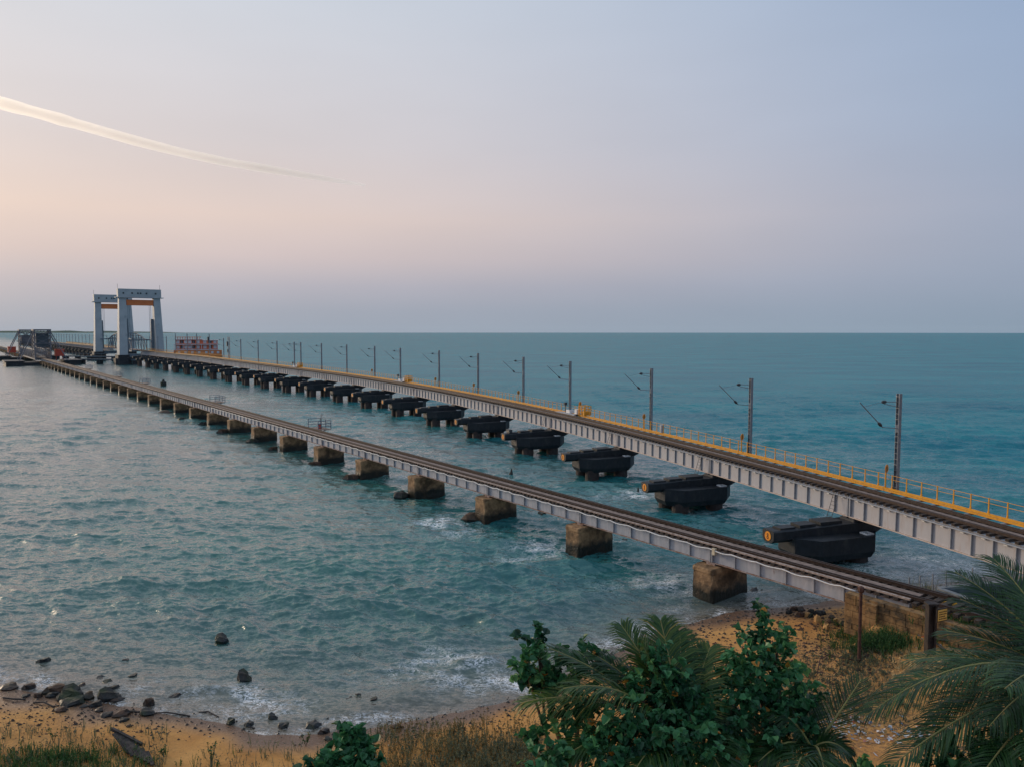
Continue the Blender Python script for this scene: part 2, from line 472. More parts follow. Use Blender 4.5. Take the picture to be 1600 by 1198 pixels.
def ground_h(x, y):
    x = np.asarray(x, float); y = np.asarray(y, float)
    d = inland(x, y)
    h = np.where(d < 0, np.maximum(d * 0.10, -2.5), np.interp(d, [0, 2, 6, 12, 20, 60, 4000], [0, 0.16, 0.55, 1.0, 1.45, 3.0, 6.0]))
    # railway embankment behind the abutment
    s = (x - OLD_O.x) * OLD_T.x + (y - OLD_O.y) * OLD_T.y
    l = (x - OLD_O.x) * OLD_R.x + (y - OLD_O.y) * OLD_R.y - 0.95
    emb = 2.75 - np.maximum(l - 2.0, 0) * 0.62 - np.maximum(-l - 1.05, 0) * 0.62 - np.where((s > -17.7) & (l < -1.05), np.minimum((-l - 1.05) * 4, 0.7) - (-l - 1.05) * 0.36, 0)
    emb = np.where(s < -10.9, emb, emb - (s + 10.9) * 1.2)
    rough = (vnoise(x * 0.6, y * 0.6, 3) - 0.5) * 0.24 + (vnoise(x * 1.9, y * 1.9, 4) - 0.5) * 0.10
    k = np.clip((x - 8) / 10, 0.12, 1) * np.clip(d / 3, 0, 1)
    h = np.maximum(h, emb)
    return h + rough * k


def gh(x, y):
    return float(ground_h(np.array([x]), np.array([y]))[0])


def on_ground(u, v):
    """the terrain point seen at photo pixel (u, v)"""
    h = 0.5
    for _ in range(14):
        p = at_height(u, v, h)
        h = 0.6 * h + 0.4 * max(gh(p.x, p.y), -0.2)
    p = at_height(u, v, h)
    return p


def on_ground_many(U, V):
    U, V = np.asarray(U, float), np.asarray(V, float)
    x, up = U - 800.0, 599.0 - V
    y, z = F_PX * _c + up * _s, -F_PX * _s + up * _c
    h = np.full(U.shape, 0.5)
    for _ in range(14):
        t = (h - CAM_H) / z
        h = 0.5 * h + 0.5 * np.maximum(ground_h(x * t, y * t), -0.2)
    t = (h - CAM_H) / z
    return [Vector(p) for p in zip(x * t, y * t, h)]


def grid_mesh(name, X, Y, Z, m):
    ny, nx = X.shape
    co = np.stack([X, Y, Z], -1).reshape(-1, 3)
    i = np.arange(nx * ny).reshape(ny, nx)
    q = np.stack([i[:-1, :-1], i[:-1, 1:], i[1:, 1:], i[1:, :-1]], -1).reshape(-1, 4)
    me = bpy.data.meshes.new(name)
    me.vertices.add(len(co)); me.vertices.foreach_set('co', co.ravel().astype(np.float32))
    me.loops.add(q.size); me.loops.foreach_set('vertex_index', q.ravel().astype(np.int32))
    me.polygons.add(len(q)); me.polygons.foreach_set('loop_start', (np.arange(len(q)) * 4).astype(np.int32))
    me.polygons.foreach_set('loop_total', np.full(len(q), 4, np.int32))
    me.polygons.foreach_set('use_smooth', np.ones(len(q), bool))
    me.materials.append(m)
    me.update(); me.validate()
    return me


def attr(me, name, arr):
    a = me.attributes.new(name, 'FLOAT', 'POINT')
    a.data.foreach_set('value', np.asarray(arr, np.float32).ravel())


def sand_material():
    m, n, l, p = new_mat('beach_sand')
    geo = n.new('ShaderNodeNewGeometry')
    at = n.new('ShaderNodeAttribute'); at.attribute_name = 'wet'
    g = n.new('ShaderNodeAttribute'); g.attribute_name = 'grit'

    def noise(sc, det=6, ro=0.6):
        z = n.new('ShaderNodeTexNoise'); z.inputs['Scale'].default_value = sc; z.inputs['Detail'].default_value = det
        z.inputs['Roughness'].default_value = ro
        l.new(geo.outputs['Position'], z.inputs[0]); return z.outputs[0]

    def mix(f, a, b):
        x = n.new('ShaderNodeMix'); x.data_type = 'RGBA'
        l.new(f, x.inputs[0])
        for s, q in ((6, a), (7, b)):
            if isinstance(q, tuple): x.inputs[s].default_value = q + (1,)
            else: l.new(q, x.inputs[s])
        return x.outputs[2]

    def step(v, a, b, hi=1.0):
        r = n.new('ShaderNodeMapRange'); l.new(v, r.inputs[0]); r.inputs[1].default_value = a; r.inputs[2].default_value = b
        r.inputs[4].default_value = hi
        return r.outputs[0]
    base = ramp(n, [(0.3, (0.42, 0.19, 0.050, 1)), (0.7, (0.60, 0.31, 0.095, 1))]); l.new(noise(0.45), base.inputs[0])
    c = mix(step(noise(9, 6, 0.7), 0.56, 0.70, 0.75), base.outputs[0], (0.26, 0.145, 0.065))
    c = mix(step(noise(26, 4, 0.7), 0.60, 0.70, 0.7), c, (0.13, 0.085, 0.05))
    # stony, litter-strewn patches
    gr = math_node(n, l, 'MULTIPLY', g.outputs['Fac'], step(noise(5.5, 8, 0.75), 0.45, 0.58), clamp=True)
    c = mix(gr, c, (0.085, 0.058, 0.042))
    c = mix(at.outputs['Fac'], c, (0.16, 0.095, 0.06))
    l.new(c, p.inputs['Base Color'])
    rr = n.new('ShaderNodeMapRange'); l.new(at.outputs['Fac'], rr.inputs[0]); rr.inputs[3].default_value = 0.95; rr.inputs[4].default_value = 0.22
    l.new(rr.outputs[0], p.inputs['Roughness'])
    p.inputs['Specular IOR Level'].default_value = 0.3
    b = n.new('ShaderNodeBump'); b.inputs['Strength'].default_value = 0.55; b.inputs['Distance'].default_value = 0.12
    l.new(noise(6, 9, 0.7), b.inputs['Height']); l.new(b.outputs[0], p.inputs['Normal'])
    return m


def axis(lo, hi, step, far, grow=1.25):
    a = list(np.arange(lo, hi, step))
    s, x = step, a[-1]
    while x < far:
        s *= grow; x += s; a.append(x)
    s, x = step, a[0]
    pre = []
    while x > -far:
        s *= grow; x -= s; pre.append(x)
    return np.array(pre[::-1] + a)


gx = axis(-34, 46, 0.28, 3000)
gy = axis(21, 58, 0.28, 3000)
gy = gy[gy < 120]
GX, GY = np.meshgrid(gx, gy)
GZ = ground_h(GX, GY)
GD = inland(GX, GY)
GZ = np.where(GY > 62, -3.2, GZ)
sand_me = grid_mesh('beach', GX, GY, GZ, sand_material())
edge = (vnoise(GX * 0.5, GY * 0.5, 9) - 0.5) * 1.6
attr(sand_me, 'wet', np.clip(1 - (GD - 0.7 - edge) / 1.3, 0, 1))
attr(sand_me, 'grit', np.clip((GX - 9) / 6, 0, 1) * np.clip((vnoise(GX * 0.35, GY * 0.35, 12) - 0.15) * 2.2, 0, 1) + 0.35 * np.clip((-12 - GX) / 8, 0, 1))
tag(put('beach', sand_me), kind='structure')

# ------------------------------------------------------------------ sea
# places where water breaks: (x, y, radius, strength)
FOAM = []
for u, v, r, w in ((690, 815, 3.2, .75), (720, 830, 3.5, .5), (850, 855, 3, .7), (810, 870, 2.5, .5), (1040, 912, 2.6, .7), (960, 920, 2.5, .3),
                   (990, 772, 3, .75), (950, 775, 3, .45), (1100, 800, 3.5, .3), (1450, 880, 5, .8), (1500, 895, 5, .8), (1380, 890, 4, .7), (1290, 880, 4, .65),
                   (1220, 880, 3.5, .55), (1540, 860, 6, .55), (720, 1045, 2.6, .95), (680, 1030, 2.2, .8), (760, 1060, 2.2, .9), (640, 1050, 2.0, .7), (800, 1065, 2, .9),
                   (380, 1090, 1.6, .95), (400, 1105, 1.6, .9), (350, 1085, 1.6, .7), (300, 1080, 1.6, .65), (450, 1100, 1.6, .7), (540, 1060, 2, .35),
                   (230, 1075, 1.5, .6), (1000, 985, 1.8, .9), (960, 1005, 1.6, .9), (1060, 960, 1.8, .6), (1190, 940, 2.2, .6), (1290, 925, 3, .6),
                   (620, 745, 3, .45), (480, 735, 3.5, .4), (430, 720, 4, .3), (560, 720, 3, .35), (260, 660, 6, .3), (340, 680, 5, .3), (200, 640, 7, .25)):
    p = at_height(u, v, 0)
    FOAM.append((p.x, p.y, r, w * (1.55 if 700 < v < 930 and u < 1250 else 1.0)))

az = np.radians(np.linspace(-64, 64, 1000))
q = np.linspace(1 / 27, 1 / 900, 1050)
rr = np.concatenate([1 / q, 900 * np.exp(np.linspace(0, math.log(7400 / 900), 40))[1:]])
AZ, RR = np.meshgrid(az, rr)
WX, WY = RR * np.sin(AZ), RR * np.cos(AZ)
cell = np.maximum(RR * (az[1] - az[0]), np.gradient(rr)[:, None] + 0 * RR)
WZ = np.zeros_like(WX)
DX = np.zeros_like(WX); DY = np.zeros_like(WX)
shore_d = -inland(WX, WY)
damp = np.clip(shore_d / 9, 0.12, 1)
for k in range(80):
    lam = 0.45 * (8 / 0.45) ** (RNG.random() ** 1.1)
    th = math.radians(203) + RNG.normal() * 0.55
    amp = 0.0085 * lam ** 0.75 * (0.6 + 0.8 * RNG.random())
    kx, ky = math.sin(th) * 2 * PI / lam, math.cos(th) * 2 * PI / lam
    ph = RNG.random() * 2 * PI
    A = amp * np.clip((lam / cell - 2.2) / 2.0, 0, 1)
    t = kx * WX + ky * WY + ph
    WZ += A * np.sin(t)
    DX += A * 0.75 * math.sin(th) * np.cos(t); DY += A * 0.75 * math.cos(th) * np.cos(t)
group = 0.55 + 0.9 * vnoise(WX * 0.06, WY * 0.06, 21)
WZ *= damp * group
# two low breakers rolling in to the shore
for off, hgt, wd in ((3.2, 0.20, 0.8), (7.5, 0.20, 1.1), (12.5, 0.18, 1.3)):
    q = shore_d - off - (vnoise(WX * 0.16, WY * 0.16, 31 + int(off)) - 0.5) * 5
    WZ += hgt * np.exp(-(q / wd) ** 2) * np.clip(vnoise(WX * 0.22 + off, WY * 0.22, 40) * 1.8 - 0.5, 0, 1) * np.clip((RR < 70) * 1.0, 0, 1)
WX += DX * damp; WY += DY * damp


def water_material():
    m, n, l, p = new_mat('sea_water')
    geo = n.new('ShaderNodeNewGeometry')
    fo = n.new('ShaderNodeAttribute'); fo.attribute_name = 'foam'
    sh = n.new('ShaderNodeAttribute'); sh.attribute_name = 'shallow'

    def noise(sc, det=5, ro=0.6, stretch=None, rot=0.0, dist=0.0):
        z = n.new('ShaderNodeTexNoise'); z.inputs['Scale'].default_value = sc; z.inputs['Detail'].default_value = det
        z.inputs['Roughness'].default_value = ro; z.inputs['Distortion'].default_value = dist
        src = geo.outputs['Position']
        mp = n.new('ShaderNodeMapping'); l.new(src, mp.inputs[0])
        mp.inputs['Rotation'].default_value = (0, 0, rot)
        if stretch: mp.inputs['Scale'].default_value = stretch
        l.new(mp.outputs[0], z.inputs[0]); return z.outputs[0]

    def mix(f, a, b):
        x = n.new('ShaderNodeMix'); x.data_type = 'RGBA'
        l.new(f, x.inputs[0])
        for s, q in ((6, a), (7, b)):
            if isinstance(q, tuple): x.inputs[s].default_value = q + (1,)
            else: l.new(q, x.inputs[s])
        return x.outputs[2]

    def step(v, a, b, hi=1.0):
        r = n.new('ShaderNodeMapRange'); l.new(v, r.inputs[0]); r.inputs[1].default_value = a; r.inputs[2].default_value = b
        r.inputs[4].default_value = hi
        return r.outputs[0]
    body = ramp(n, [(0.3, (0.016, 0.084, 0.092, 1)), (0.7, (0.032, 0.165, 0.140, 1))])
    l.new(noise(0.022, 4, 0.55, (1, 2.2, 1), 0.3), body.inputs[0])
    cl = n.new('ShaderNodeAttribute'); cl.attribute_name = 'clear'
    clear = ramp(n, [(0.3, (0.006, 0.150, 0.200, 1)), (0.7, (0.011, 0.232, 0.265, 1))])
    l.new(noise(0.022, 4, 0.55, (1, 2.2, 1), 0.3), clear.inputs[0])
    c = mix(cl.outputs['Fac'], body.outputs[0], clear.outputs[0])
    c = mix(sh.outputs['Fac'], c, (0.15, 0.115, 0.085))
    # foam: broken lacework where the attribute says water breaks
    lace = noise(2.6, 8, 0.72, (1, 1.7, 1), 0.4, 0.8)
    ridge = math_node(n, l, 'ABSOLUTE', math_node(n, l, 'SUBTRACT', lace, 0.5))
    thin = math_node(n, l, 'MULTIPLY', fo.outputs['Fac'], 0.085)
    f1 = math_node(n, l, 'SUBTRACT', thin, ridge)
    f1 = math_node(n, l, 'MULTIPLY', f1, 26, clamp=True)
    gate = step(noise(0.7, 5, 0.65), 0.40, 0.56)
    f1 = math_node(n, l, 'MULTIPLY', f1, gate, clamp=True)
    c = mix(f1, c, (0.78, 0.80, 0.82))
    l.new(c, p.inputs['Base Color'])
    # wavelets too small for the mesh: tilt the surface by two sizes of noise
    geoN = geo.outputs['Normal']

    def tilt(prev, sc, det, k, stretch, rot):
        z = n.new('ShaderNodeTexNoise'); z.inputs['Scale'].default_value = sc; z.inputs['Detail'].default_value = det
        z.inputs['Roughness'].default_value = 0.6
        mp = n.new('ShaderNodeMapping'); l.new(geo.outputs['Position'], mp.inputs[0])
        mp.inputs['Rotation'].default_value = (0, 0, rot); mp.inputs['Scale'].default_value = stretch
        l.new(mp.outputs[0], z.inputs[0])
        sub = n.new('ShaderNodeVectorMath'); sub.operation = 'SUBTRACT'; l.new(z.outputs['Color'], sub.inputs[0]); sub.inputs[1].default_value = (.5, .5, .5)
        mu = n.new('ShaderNodeVectorMath'); mu.operation = 'MULTIPLY'; l.new(sub.outputs[0], mu.inputs[0]); mu.inputs[1].default_value = (k * .7, k, 0)
        ad = n.new('ShaderNodeVectorMath'); ad.operation = 'ADD'; l.new(prev, ad.inputs[0]); l.new(mu.outputs[0], ad.inputs[1])
        return ad.outputs[0]
    nn = tilt(geoN, 0.22, 4, 0.42, (1, 2.6, 1), 0.2)
    nn = tilt(nn, 1.3, 4, 1.15, (1, 2.2, 1), 0.25)
    nn = tilt(nn, 4.5, 3, 1.2, (1, 2.0, 1), 0.1)
    nn = tilt(nn, 11.0, 2, 0.6, (1, 1.6, 1), 0.3)
    nv = n.new('ShaderNodeVectorMath'); nv.operation = 'NORMALIZE'; l.new(nn, nv.inputs[0])
    n.remove(p)
    df = n.new('ShaderNodeBsdfDiffuse'); l.new(c, df.inputs['Color']); l.new(nv.outputs[0], df.inputs['Normal'])
    gl = n.new('ShaderNodeBsdfGlossy'); gl.inputs['Roughness'].default_value = 0.17; l.new(nv.outputs[0], gl.inputs['Normal'])
    fr = n.new('ShaderNodeFresnel'); fr.inputs['IOR'].default_value = 1.42; l.new(nv.outputs[0], fr.inputs['Normal'])
    # the open sea beyond the bridges is choppier: its facets hide one another and mirror less
    sc = math_node(n, l, 'MULTIPLY_ADD', cl.outputs['Fac'], -0.98, 1.46)
    fac = math_node(n, l, 'MULTIPLY', fr.outputs[0], sc)
    fac = math_node(n, l, 'MULTIPLY', fac, math_node(n, l, 'SUBTRACT', 1.0, f1), clamp=True)
    fac = math_node(n, l, 'MINIMUM', fac, 0.88)
    mxs = n.new('ShaderNodeMixShader'); l.new(fac, mxs.inputs[0]); l.new(df.outputs[0], mxs.inputs[1]); l.new(gl.outputs[0], mxs.inputs[2])
    l.new(mxs.outputs[0], n['Material Output'].inputs['Surface'])
    return m


sea_me = grid_mesh('sea', WX, WY, WZ, water_material())
foam = np.zeros_like(WX)
for fx, fy, r, w in FOAM:
    foam = np.maximum(foam, .68 * w * np.exp(-(((WX - fx) / r) ** 2 + ((WY - fy) / r) ** 2)))
wob = (vnoise(WX * 0.3, WY * 0.3, 55) - 0.5) * 2.2
foam = np.maximum(foam, 0.55 * np.exp(-((shore_d - 0.5 - wob) / 0.9) ** 2) * np.clip(vnoise(WX * 0.3, WY * 0.3, 56) * 2 - 0.35, 0, 1))
attr(sea_me, 'foam', foam)
LL = (WX - OLD_O.x) * OLD_R.x + (WY - OLD_O.y) * OLD_R.y + (vnoise(WX * .02, WY * .02, 61) - .5) * 40
attr(sea_me, 'clear', np.clip((LL + 2) / 85, 0, 1))
attr(sea_me, 'shallow', np.clip(0.85 * np.exp(-np.maximum(shore_d - 0.3, 0) / 3.6), 0, 0.85))
tag(put('sea', sea_me), kind='structure')

# ------------------------------------------------------------------ old railway bridge
def old_frame(s, l=0.0, h=0.0):
    return frame(OLD_O + OLD_T * s + OLD_R * l + Vector((0, 0, h)), OLD_R, OLD_T)


def i_girder(mb, x, L, h, t=0.02, fw=0.3, ft=0.05, web=0, fl=1, lo=None):
    """plate girder along y from 0.04 to L-0.04, web plane at x, flanges top and bottom"""
    y0, y1 = 0.04, L - 0.04
    mb.box(x - t / 2, x + t / 2, y0, y1, ft, h - ft, web)
    mb.box(x - fw / 2, x + fw / 2, y0, y1, 0, ft, fl if lo is None else lo)
    mb.box(x - fw / 2, x + fw / 2, y0, y1, h - ft, h, fl)


def old_span_mesh(stiff):
    mb = MB()
    for x in (0.15, 2.05):
        i_girder(mb, x, OLD_L, 0.95, fw=0.26)
    for k in range(9):                                   # cross bracing between the girders
        y = 0.4 + k * (OLD_L - 0.8) / 8
        mb.box(0.17, 2.03, y - 0.04, y + 0.04, 0.15, 0.25, 1)
    mb.box(-0.02, 0.30, 0.03, 0.11, 0.052, 0.897, 2); mb.box(-0.02, 0.30, OLD_L - 0.11, OLD_L - 0.03, 0.052, 0.897, 2)
    if stiff:
        for k in range(1, 7):
            y = k * OLD_L / 7
            mb.box(0.03, 0.138, y - 0.03, y + 0.03, 0.052, 0.897, 2)
    return mb.mesh('old_girder_span', [M['old_paint'], M['old_flange'], M['stiff']])


def small_box(name, sx, sy, sz, m):
    mb = MB(); mb.box(-sx / 2, sx / 2, -sy / 2, sy / 2, 0, sz)
    return mb.mesh(name, m)


old_bridge = thing('old_railway_bridge', OLD_O, 'low old railway bridge of grey girders on squat brown stone piers', 'bridge')
me_near, me_far = old_span_mesh(False), old_span_mesh(True)
me_st = small_box('stiffener', 0.108, 0.06, 0.845, M['stiff'])
N_OLD = 33                                                # spans up to the rolling lift span
OLD_END = N_OLD * OLD_L
for i in list(range(-1, N_OLD)) + list(range(N_OLD + 7, N_OLD + 40)):
    sp = put('girder_span', me_near if i < 8 else me_far, old_bridge, old_frame(i * OLD_L, 0, OLD_HB))
    if i < 8:
        for k in range(1, 7):
            put('stiffener', me_st, sp, old_frame(i * OLD_L + k * OLD_L / 7, 0.084, OLD_HB + 0.052))
# sleepers: the nearest ones singly, the rest joined
SL = 0.47
me_sl = MB(); me_sl.box(-0.14, 2.36, -0.115, 0.115, 0, 0.15); me_sl = me_sl.mesh('sleeper', M['sleeper'])
s0 = -OLD_L - 12.5
n_near = 250
for k in range(n_near):
    put('sleeper', me_sl, old_bridge, old_frame(s0 + k * SL, random.uniform(-.05, .05), OLD_HB + 0.955))
mb = MB()
s = s0 + n_near * SL
while s < OLD_END + 40 * OLD_L:
    if not (OLD_END + 2 < s < OLD_END + 6.9 * OLD_L):
        mb.box(-0.14, 2.36, s - 0.115, s + 0.115, OLD_HB + 0.955, OLD_HB + 1.105)
    s += SL
tag(mb.build('far_sleepers', M['sleeper'], old_bridge, mw=old_frame(0)), kind='stuff')
Z1 = OLD_HB + 1.105


def rail_profile(mb, x, y0, y1, z, mi=0):
    mb.box(x - 0.07, x + 0.07, y0, y1, z, z + 0.025, mi)
    mb.box(x - 0.012, x + 0.012, y0, y1, z + 0.025, z + 0.12, mi)
    mb.box(x - 0.036, x + 0.036, y0, y1, z + 0.12, z + 0.165, mi)


for x in (0.272, 1.948):
    mb = MB(); rail_profile(mb, x, s0 - 0.4, OLD_END + 40 * OLD_L, Z1 + 0.003)
    mb.build('rail', M['rail'], old_bridge, mw=old_frame(0))
for x in (0.50, 1.72):
    mb = MB(); rail_profile(mb, x, -OLD_L - 1, OLD_END, Z1 + 0.003)
    mb.build('guard_rail', M['rail'], old_bridge, mw=old_frame(0))
# dusty walkway plates between the rails and the channel outside the near rail, laid plate by plate near the shore
mb = MB(); mb.box(-0.26, 0.26, 0.015, OLD_L / 4 - 0.015, 0, 0.03); me_pl = mb.mesh('deck_plate', M['deckplate'])
mb = MB(); mb.box(-0.07, 0.07, 0.01, OLD_L / 2 - 0.01, 0, 0.09); me_ch = mb.mesh('edge_channel', M['dust'])
for i in range(-4, 40):
    put('deck_plate', me_pl, old_bridge, old_frame(i * OLD_L / 4, 1.11 + random.uniform(-.02, .02), Z1 + 0.004 + random.uniform(0, .012)))
for i in range(-2, 20):
    put('edge_channel', me_ch, old_bridge, old_frame(i * OLD_L / 2, 0.03 + random.uniform(-.015, .015), Z1 + 0.004))
mb = MB(); mb.box(0.85, 1.37, 10 * OLD_L, OLD_END, Z1 + 0.004, Z1 + 0.034); mb.build('deck_plate', M['deckplate'], old_bridge, mw=old_frame(0))
mb = MB(); mb.box(-0.04, 0.10, 10 * OLD_L, OLD_END, Z1 + 0.004, Z1 + 0.09); mb.build('edge_channel', M['dust'], old_bridge, mw=old_frame(0))


def pier_mesh(seed):
    """squat masonry pier: rounded ends, slightly battered, worn faces, a shallow cap"""
    r = random.Random(seed)
    mb = MB()
    n = 28
    lv = [-2.6, -1.0, 0.0, 0.35, 0.8, 1.15, 1.5, 1.72, 1.76, 2.0, 2.07]
    rings = []
    for j, z in enumerate(lv):
        g = 1.0 + 0.035 * (2.0 - z) / 2.0
        if z > 1.73: g += 0.03
        if j == len(lv) - 1: g -= 0.05
        rg = []
        for k in range(n):
            a = 2 * PI * k / n
            ca, sa = math.cos(a), math.sin(a)
            e = 0.17                                      # squarish oval
            x = math.copysign(abs(ca) ** e, ca) * 1.72 * g
            y = math.copysign(abs(sa) ** e, sa) * 0.80 * g
            w = r.uniform(-0.022, 0.022)
            rg.append((0.95 + x * (1 + w * .5), y * (1 + w), z + r.uniform(-.03, .03)))
        rings.append(rg)
    v = [p for rg in rings for p in rg]
    f = [(j * n + k, j * n + (k + 1) % n, (j + 1) * n + (k + 1) % n, (j + 1) * n + k) for j in range(len(lv) - 1) for k in range(n)]
    f.append(tuple((len(lv) - 1) * n + k for k in range(n)))
    mb.add(v, f)
    me = mb.mesh('stone_pier', M['pier_stone'], smooth=False)
    return me


pier_me = [pier_mesh(i) for i in range(6)]
bear = MB()
for x in (0.15, 2.05):
    bear.box(x - 0.18, x + 0.18, -0.32, 0.32, 0, 0.14)
bear = bear.mesh('bearing', M['old_flange'])
for i in list(range(0, N_OLD + 1)) + list(range(N_OLD + 7, N_OLD + 40)):
    put('pier', pier_me[i % 6], old_bridge, old_frame(i * OLD_L))
    if i < 10:
        put('bearing', bear, old_bridge, old_frame(i * OLD_L, 0, OLD_HB - 0.137))
mb = MB(); mb.box(-0.12, 0.12, -0.1, 0.1, 0, 0.36); mb.box(-0.14, 0.14, -0.12, 0.12, 0.36, 0.4)
mb.build('junction_box', M['cream'], old_bridge, mw=old_frame(-0.35, -0.12, OLD_HB + 0.62))

# the white cable looped along the near girder
pts = []
s = -9.5
while s < 9 * OLD_L:
    ph = (s / (OLD_L / 7)) % 1.0
    sag = 0.10 * (1 - (2 * ph - 1) ** 2) * (0.6 + 0.5 * math.sin(s * 1.3) ** 2)
    pts.append(old_frame(s, -0.19, OLD_HB + 0.95 - sag).translation)
    s += 0.29
mb = MB(); mb.tube(pts, 0.038, 6)
tag(mb.build('cable', M['cable'], smooth=True), 'white cable sagging in loops along the side girder of the old bridge', 'cable')

# abutment of yellow stone carrying the landward end
ab = thing('abutment', old_frame(-OLD_L, 0.95, 0).translation, 'yellow stone abutment wall under the landward end of the old bridge', 'abutment', mw=old_frame(-OLD_L, 0.95, 0))
def course_wall(parent, l, s_a, s_b, z0, z1, th, seed):
    """stone blocks in courses, joints left open, each block its own part"""
    r = random.Random(seed)
    z = z0
    while z < z1 - 0.08:
        hh = min(r.uniform(0.26, 0.36), z1 - z)
        s = s_a
        while s > s_b + 0.05:
            w = min(r.uniform(0.42, 0.8), s - s_b)
            m_ = MB(); j = 0.012
            dx = r.uniform(0, 0.05)
            m_.box(-th / 2 - dx, th / 2, -w + j, -j, j, hh - j)
            m_.build('stone_block', M['stone_wall'], parent, mw=old_frame(s, l, z))
            s -= w
        z += hh
course_wall(ab, -0.42, -9.2, -16.4, 0.9, 3.02, 0.5, 5)
course_wall(ab, -0.72, -10.4, -11.0, 0.9, 2.9, 0.3, 6)
mb = MB(); mb.box(-1.0, 1.6, -0.75, -0.02, 0.3, OLD_HB - 0.01); mb.box(-1.05, 1.6, -5.3, -0.75, 0.3, 2.60)
mb.build('core', M['stone_wall'], ab, mw=old_frame(-OLD_L, 0.95, 0))

# little railed refuges standing out on the far side of the old bridge
def refuge(s, label, lamp=False):
    t = thing('refuge_platform', (0, 0, 0), label, 'platform', 'refuges along the old bridge', mw=old_frame(s, 2.3, OLD_HB + 1.0))
    W, D = 3.5, 1.9
    mb = MB(); mb.box(0.05, D, -W / 2, W / 2, 0, 0.08); mb.build('floor', M['deckplate'], t, mw=old_frame(s, 2.3, OLD_HB + 1.0))
    mb = MB()
    for y in (-0.9, 0.9):
        mb.bar((0, y, -0.7), (D - 0.1, y, -0.01), 0.08); mb.bar((0, y, -0.06), (D, y, -0.06), 0.09)
    mb.build('bracket', M['dark_steel'], t, mw=old_frame(s, 2.3, OLD_HB + 1.0))
    for x, y in ((0.1, -W / 2), (D, -W / 2), (D, 0), (D, W / 2), (0.1, W / 2)):
        mb = MB(); mb.box(x - 0.05, x + 0.05, y - 0.05, y + 0.05, 0.08, 1.28); mb.build('post', M['truss'], t, mw=old_frame(s, 2.3, OLD_HB + 1.0))
    for z in (0.48, 0.86, 1.24):
        mb = MB(); mb.tube([(0.1, -W / 2, z), (D, -W / 2, z), (D, W / 2, z), (0.1, W / 2, z)], 0.045, 5)
        mb.build('rail', M['truss'], t, mw=old_frame(s, 2.3, OLD_HB + 1.0))
    if lamp:
        p = thing('lamp_post', (0, 0, 0), 'thin lamp post with a small hooked head on the refuge nearest the shore', 'lamp post', mw=old_frame(s - 0.9, 2.3 + 0.9, OLD_HB + 1.09))
        fm = old_frame(s - 0.9, 2.3 + 0.9, OLD_HB + 1.09)
        mb = MB(); mb.tube([(0, 0, 0), (0, 0, 1.9)], 0.04, 6); mb.build('pole', M['dark_steel'], p, mw=fm)
        mb = MB(); mb.tube([(0, 0, 1.85), (0.02, 0, 2.0), (0.22, -0.1, 1.9)], 0.05, 6); mb.build('lamp_head', M['dark_steel'], p, mw=fm)
        mb = MB(); mb.box(-0.16, 0.16, -0.2, 0.2, 0, 0.62); b = mb.build('equipment_box', M['red_cabin'], mw=old_frame(s - 0.55, 2.3 + 0.75, OLD_HB + 1.085))
        tag(b, 'small reddish equipment box on the refuge nearest the shore', 'box')


def old_s_at(u, l, h):
    lo, hi = -20.0, 700.0
    for _ in range(50):
        m_ = (lo + hi) / 2
        p = old_frame(m_, l, h).translation
        x, y, z = p.x, p.y * _c - (p.z - CAM_H) * _s, 0
        if 800 + F_PX * x / y > u: lo = m_
        else: hi = m_
    return lo


for k, u in enumerate((497, 338, 225, 184, 138)):
    refuge(old_s_at(u, 3.1, OLD_HB + 1), 'railed refuge platform on the far side of the old bridge, %s from the shore' % ORD[k], lamp=(k == 0))

# ------------------------------------------------------------------ new railway bridge
NH0, NH1, NS, NL = 0.33181689, math.radians(36.45), 166.87, 17.569
NEW_X, NEW_Y = 24.7145, 55.797
_tab = [(NEW_X, NEW_Y)]
DS = 0.25
_x, _y = NEW_X, NEW_Y


def new_heading(s):
    return NH0 + (NH1 - NH0) * min(max(s / NS, -0.3), 1)


for k in range(int(1300 / DS)):
    h = new_heading((k + .5) * DS); _x -= math.sin(h) * DS; _y += math.cos(h) * DS; _tab.append((_x, _y))
_pre = [(NEW_X, NEW_Y)]
_x, _y = NEW_X, NEW_Y
for k in range(int(80 / DS)):
    h = new_heading(-(k + .5) * DS); _x += math.sin(h) * DS; _y -= math.cos(h) * DS; _pre.append((_x, _y))


def new_xy(s):
    t = _tab if s >= 0 else _pre
    q = abs(s) / DS
    i = min(int(q), len(t) - 2); f = q - i
    return t[i][0] * (1 - f) + t[i + 1][0] * f, t[i][1] * (1 - f) + t[i + 1][1] * f


def new_hb(s):
    return CAM_H - 13.6 + min(max(0.13 * s / NL, -0.5), 2.08)


def new_pt(s, l=0.0, h=0.0):
    """h above the girders' underside"""
    x, y = new_xy(s); a = new_heading(s)
    return Vector((x + l * math.cos(a), y + l * math.sin(a), new_hb(s) + h))


def new_frame(s, l=0.0, h=0.0):
    a = new_heading(s)
    return frame(new_pt(s, l, h), (math.cos(a), math.sin(a), 0), (-math.sin(a), math.cos(a), 0))


def span_frame(i, l=0.0, h=0.0):
    p, q = new_pt(i * NL), new_pt((i + 1) * NL)
    y = (q - p).normalized()
    x = Vector((y.y, -y.x, 0)).normalized()
    m = frame(p, x, y)
    return m @ Matrix.Translation((l, 0, h))


GH = 1.60
NEW_FIRST, NEW_LAST = -3, 62
T1, T2 = 22.3, 26.5                                       # tower stations in spans
new_bridge = thing('new_railway_bridge', new_pt(0, 1.1), 'new curving railway bridge of pale grey girders on dark capped piers', 'bridge')


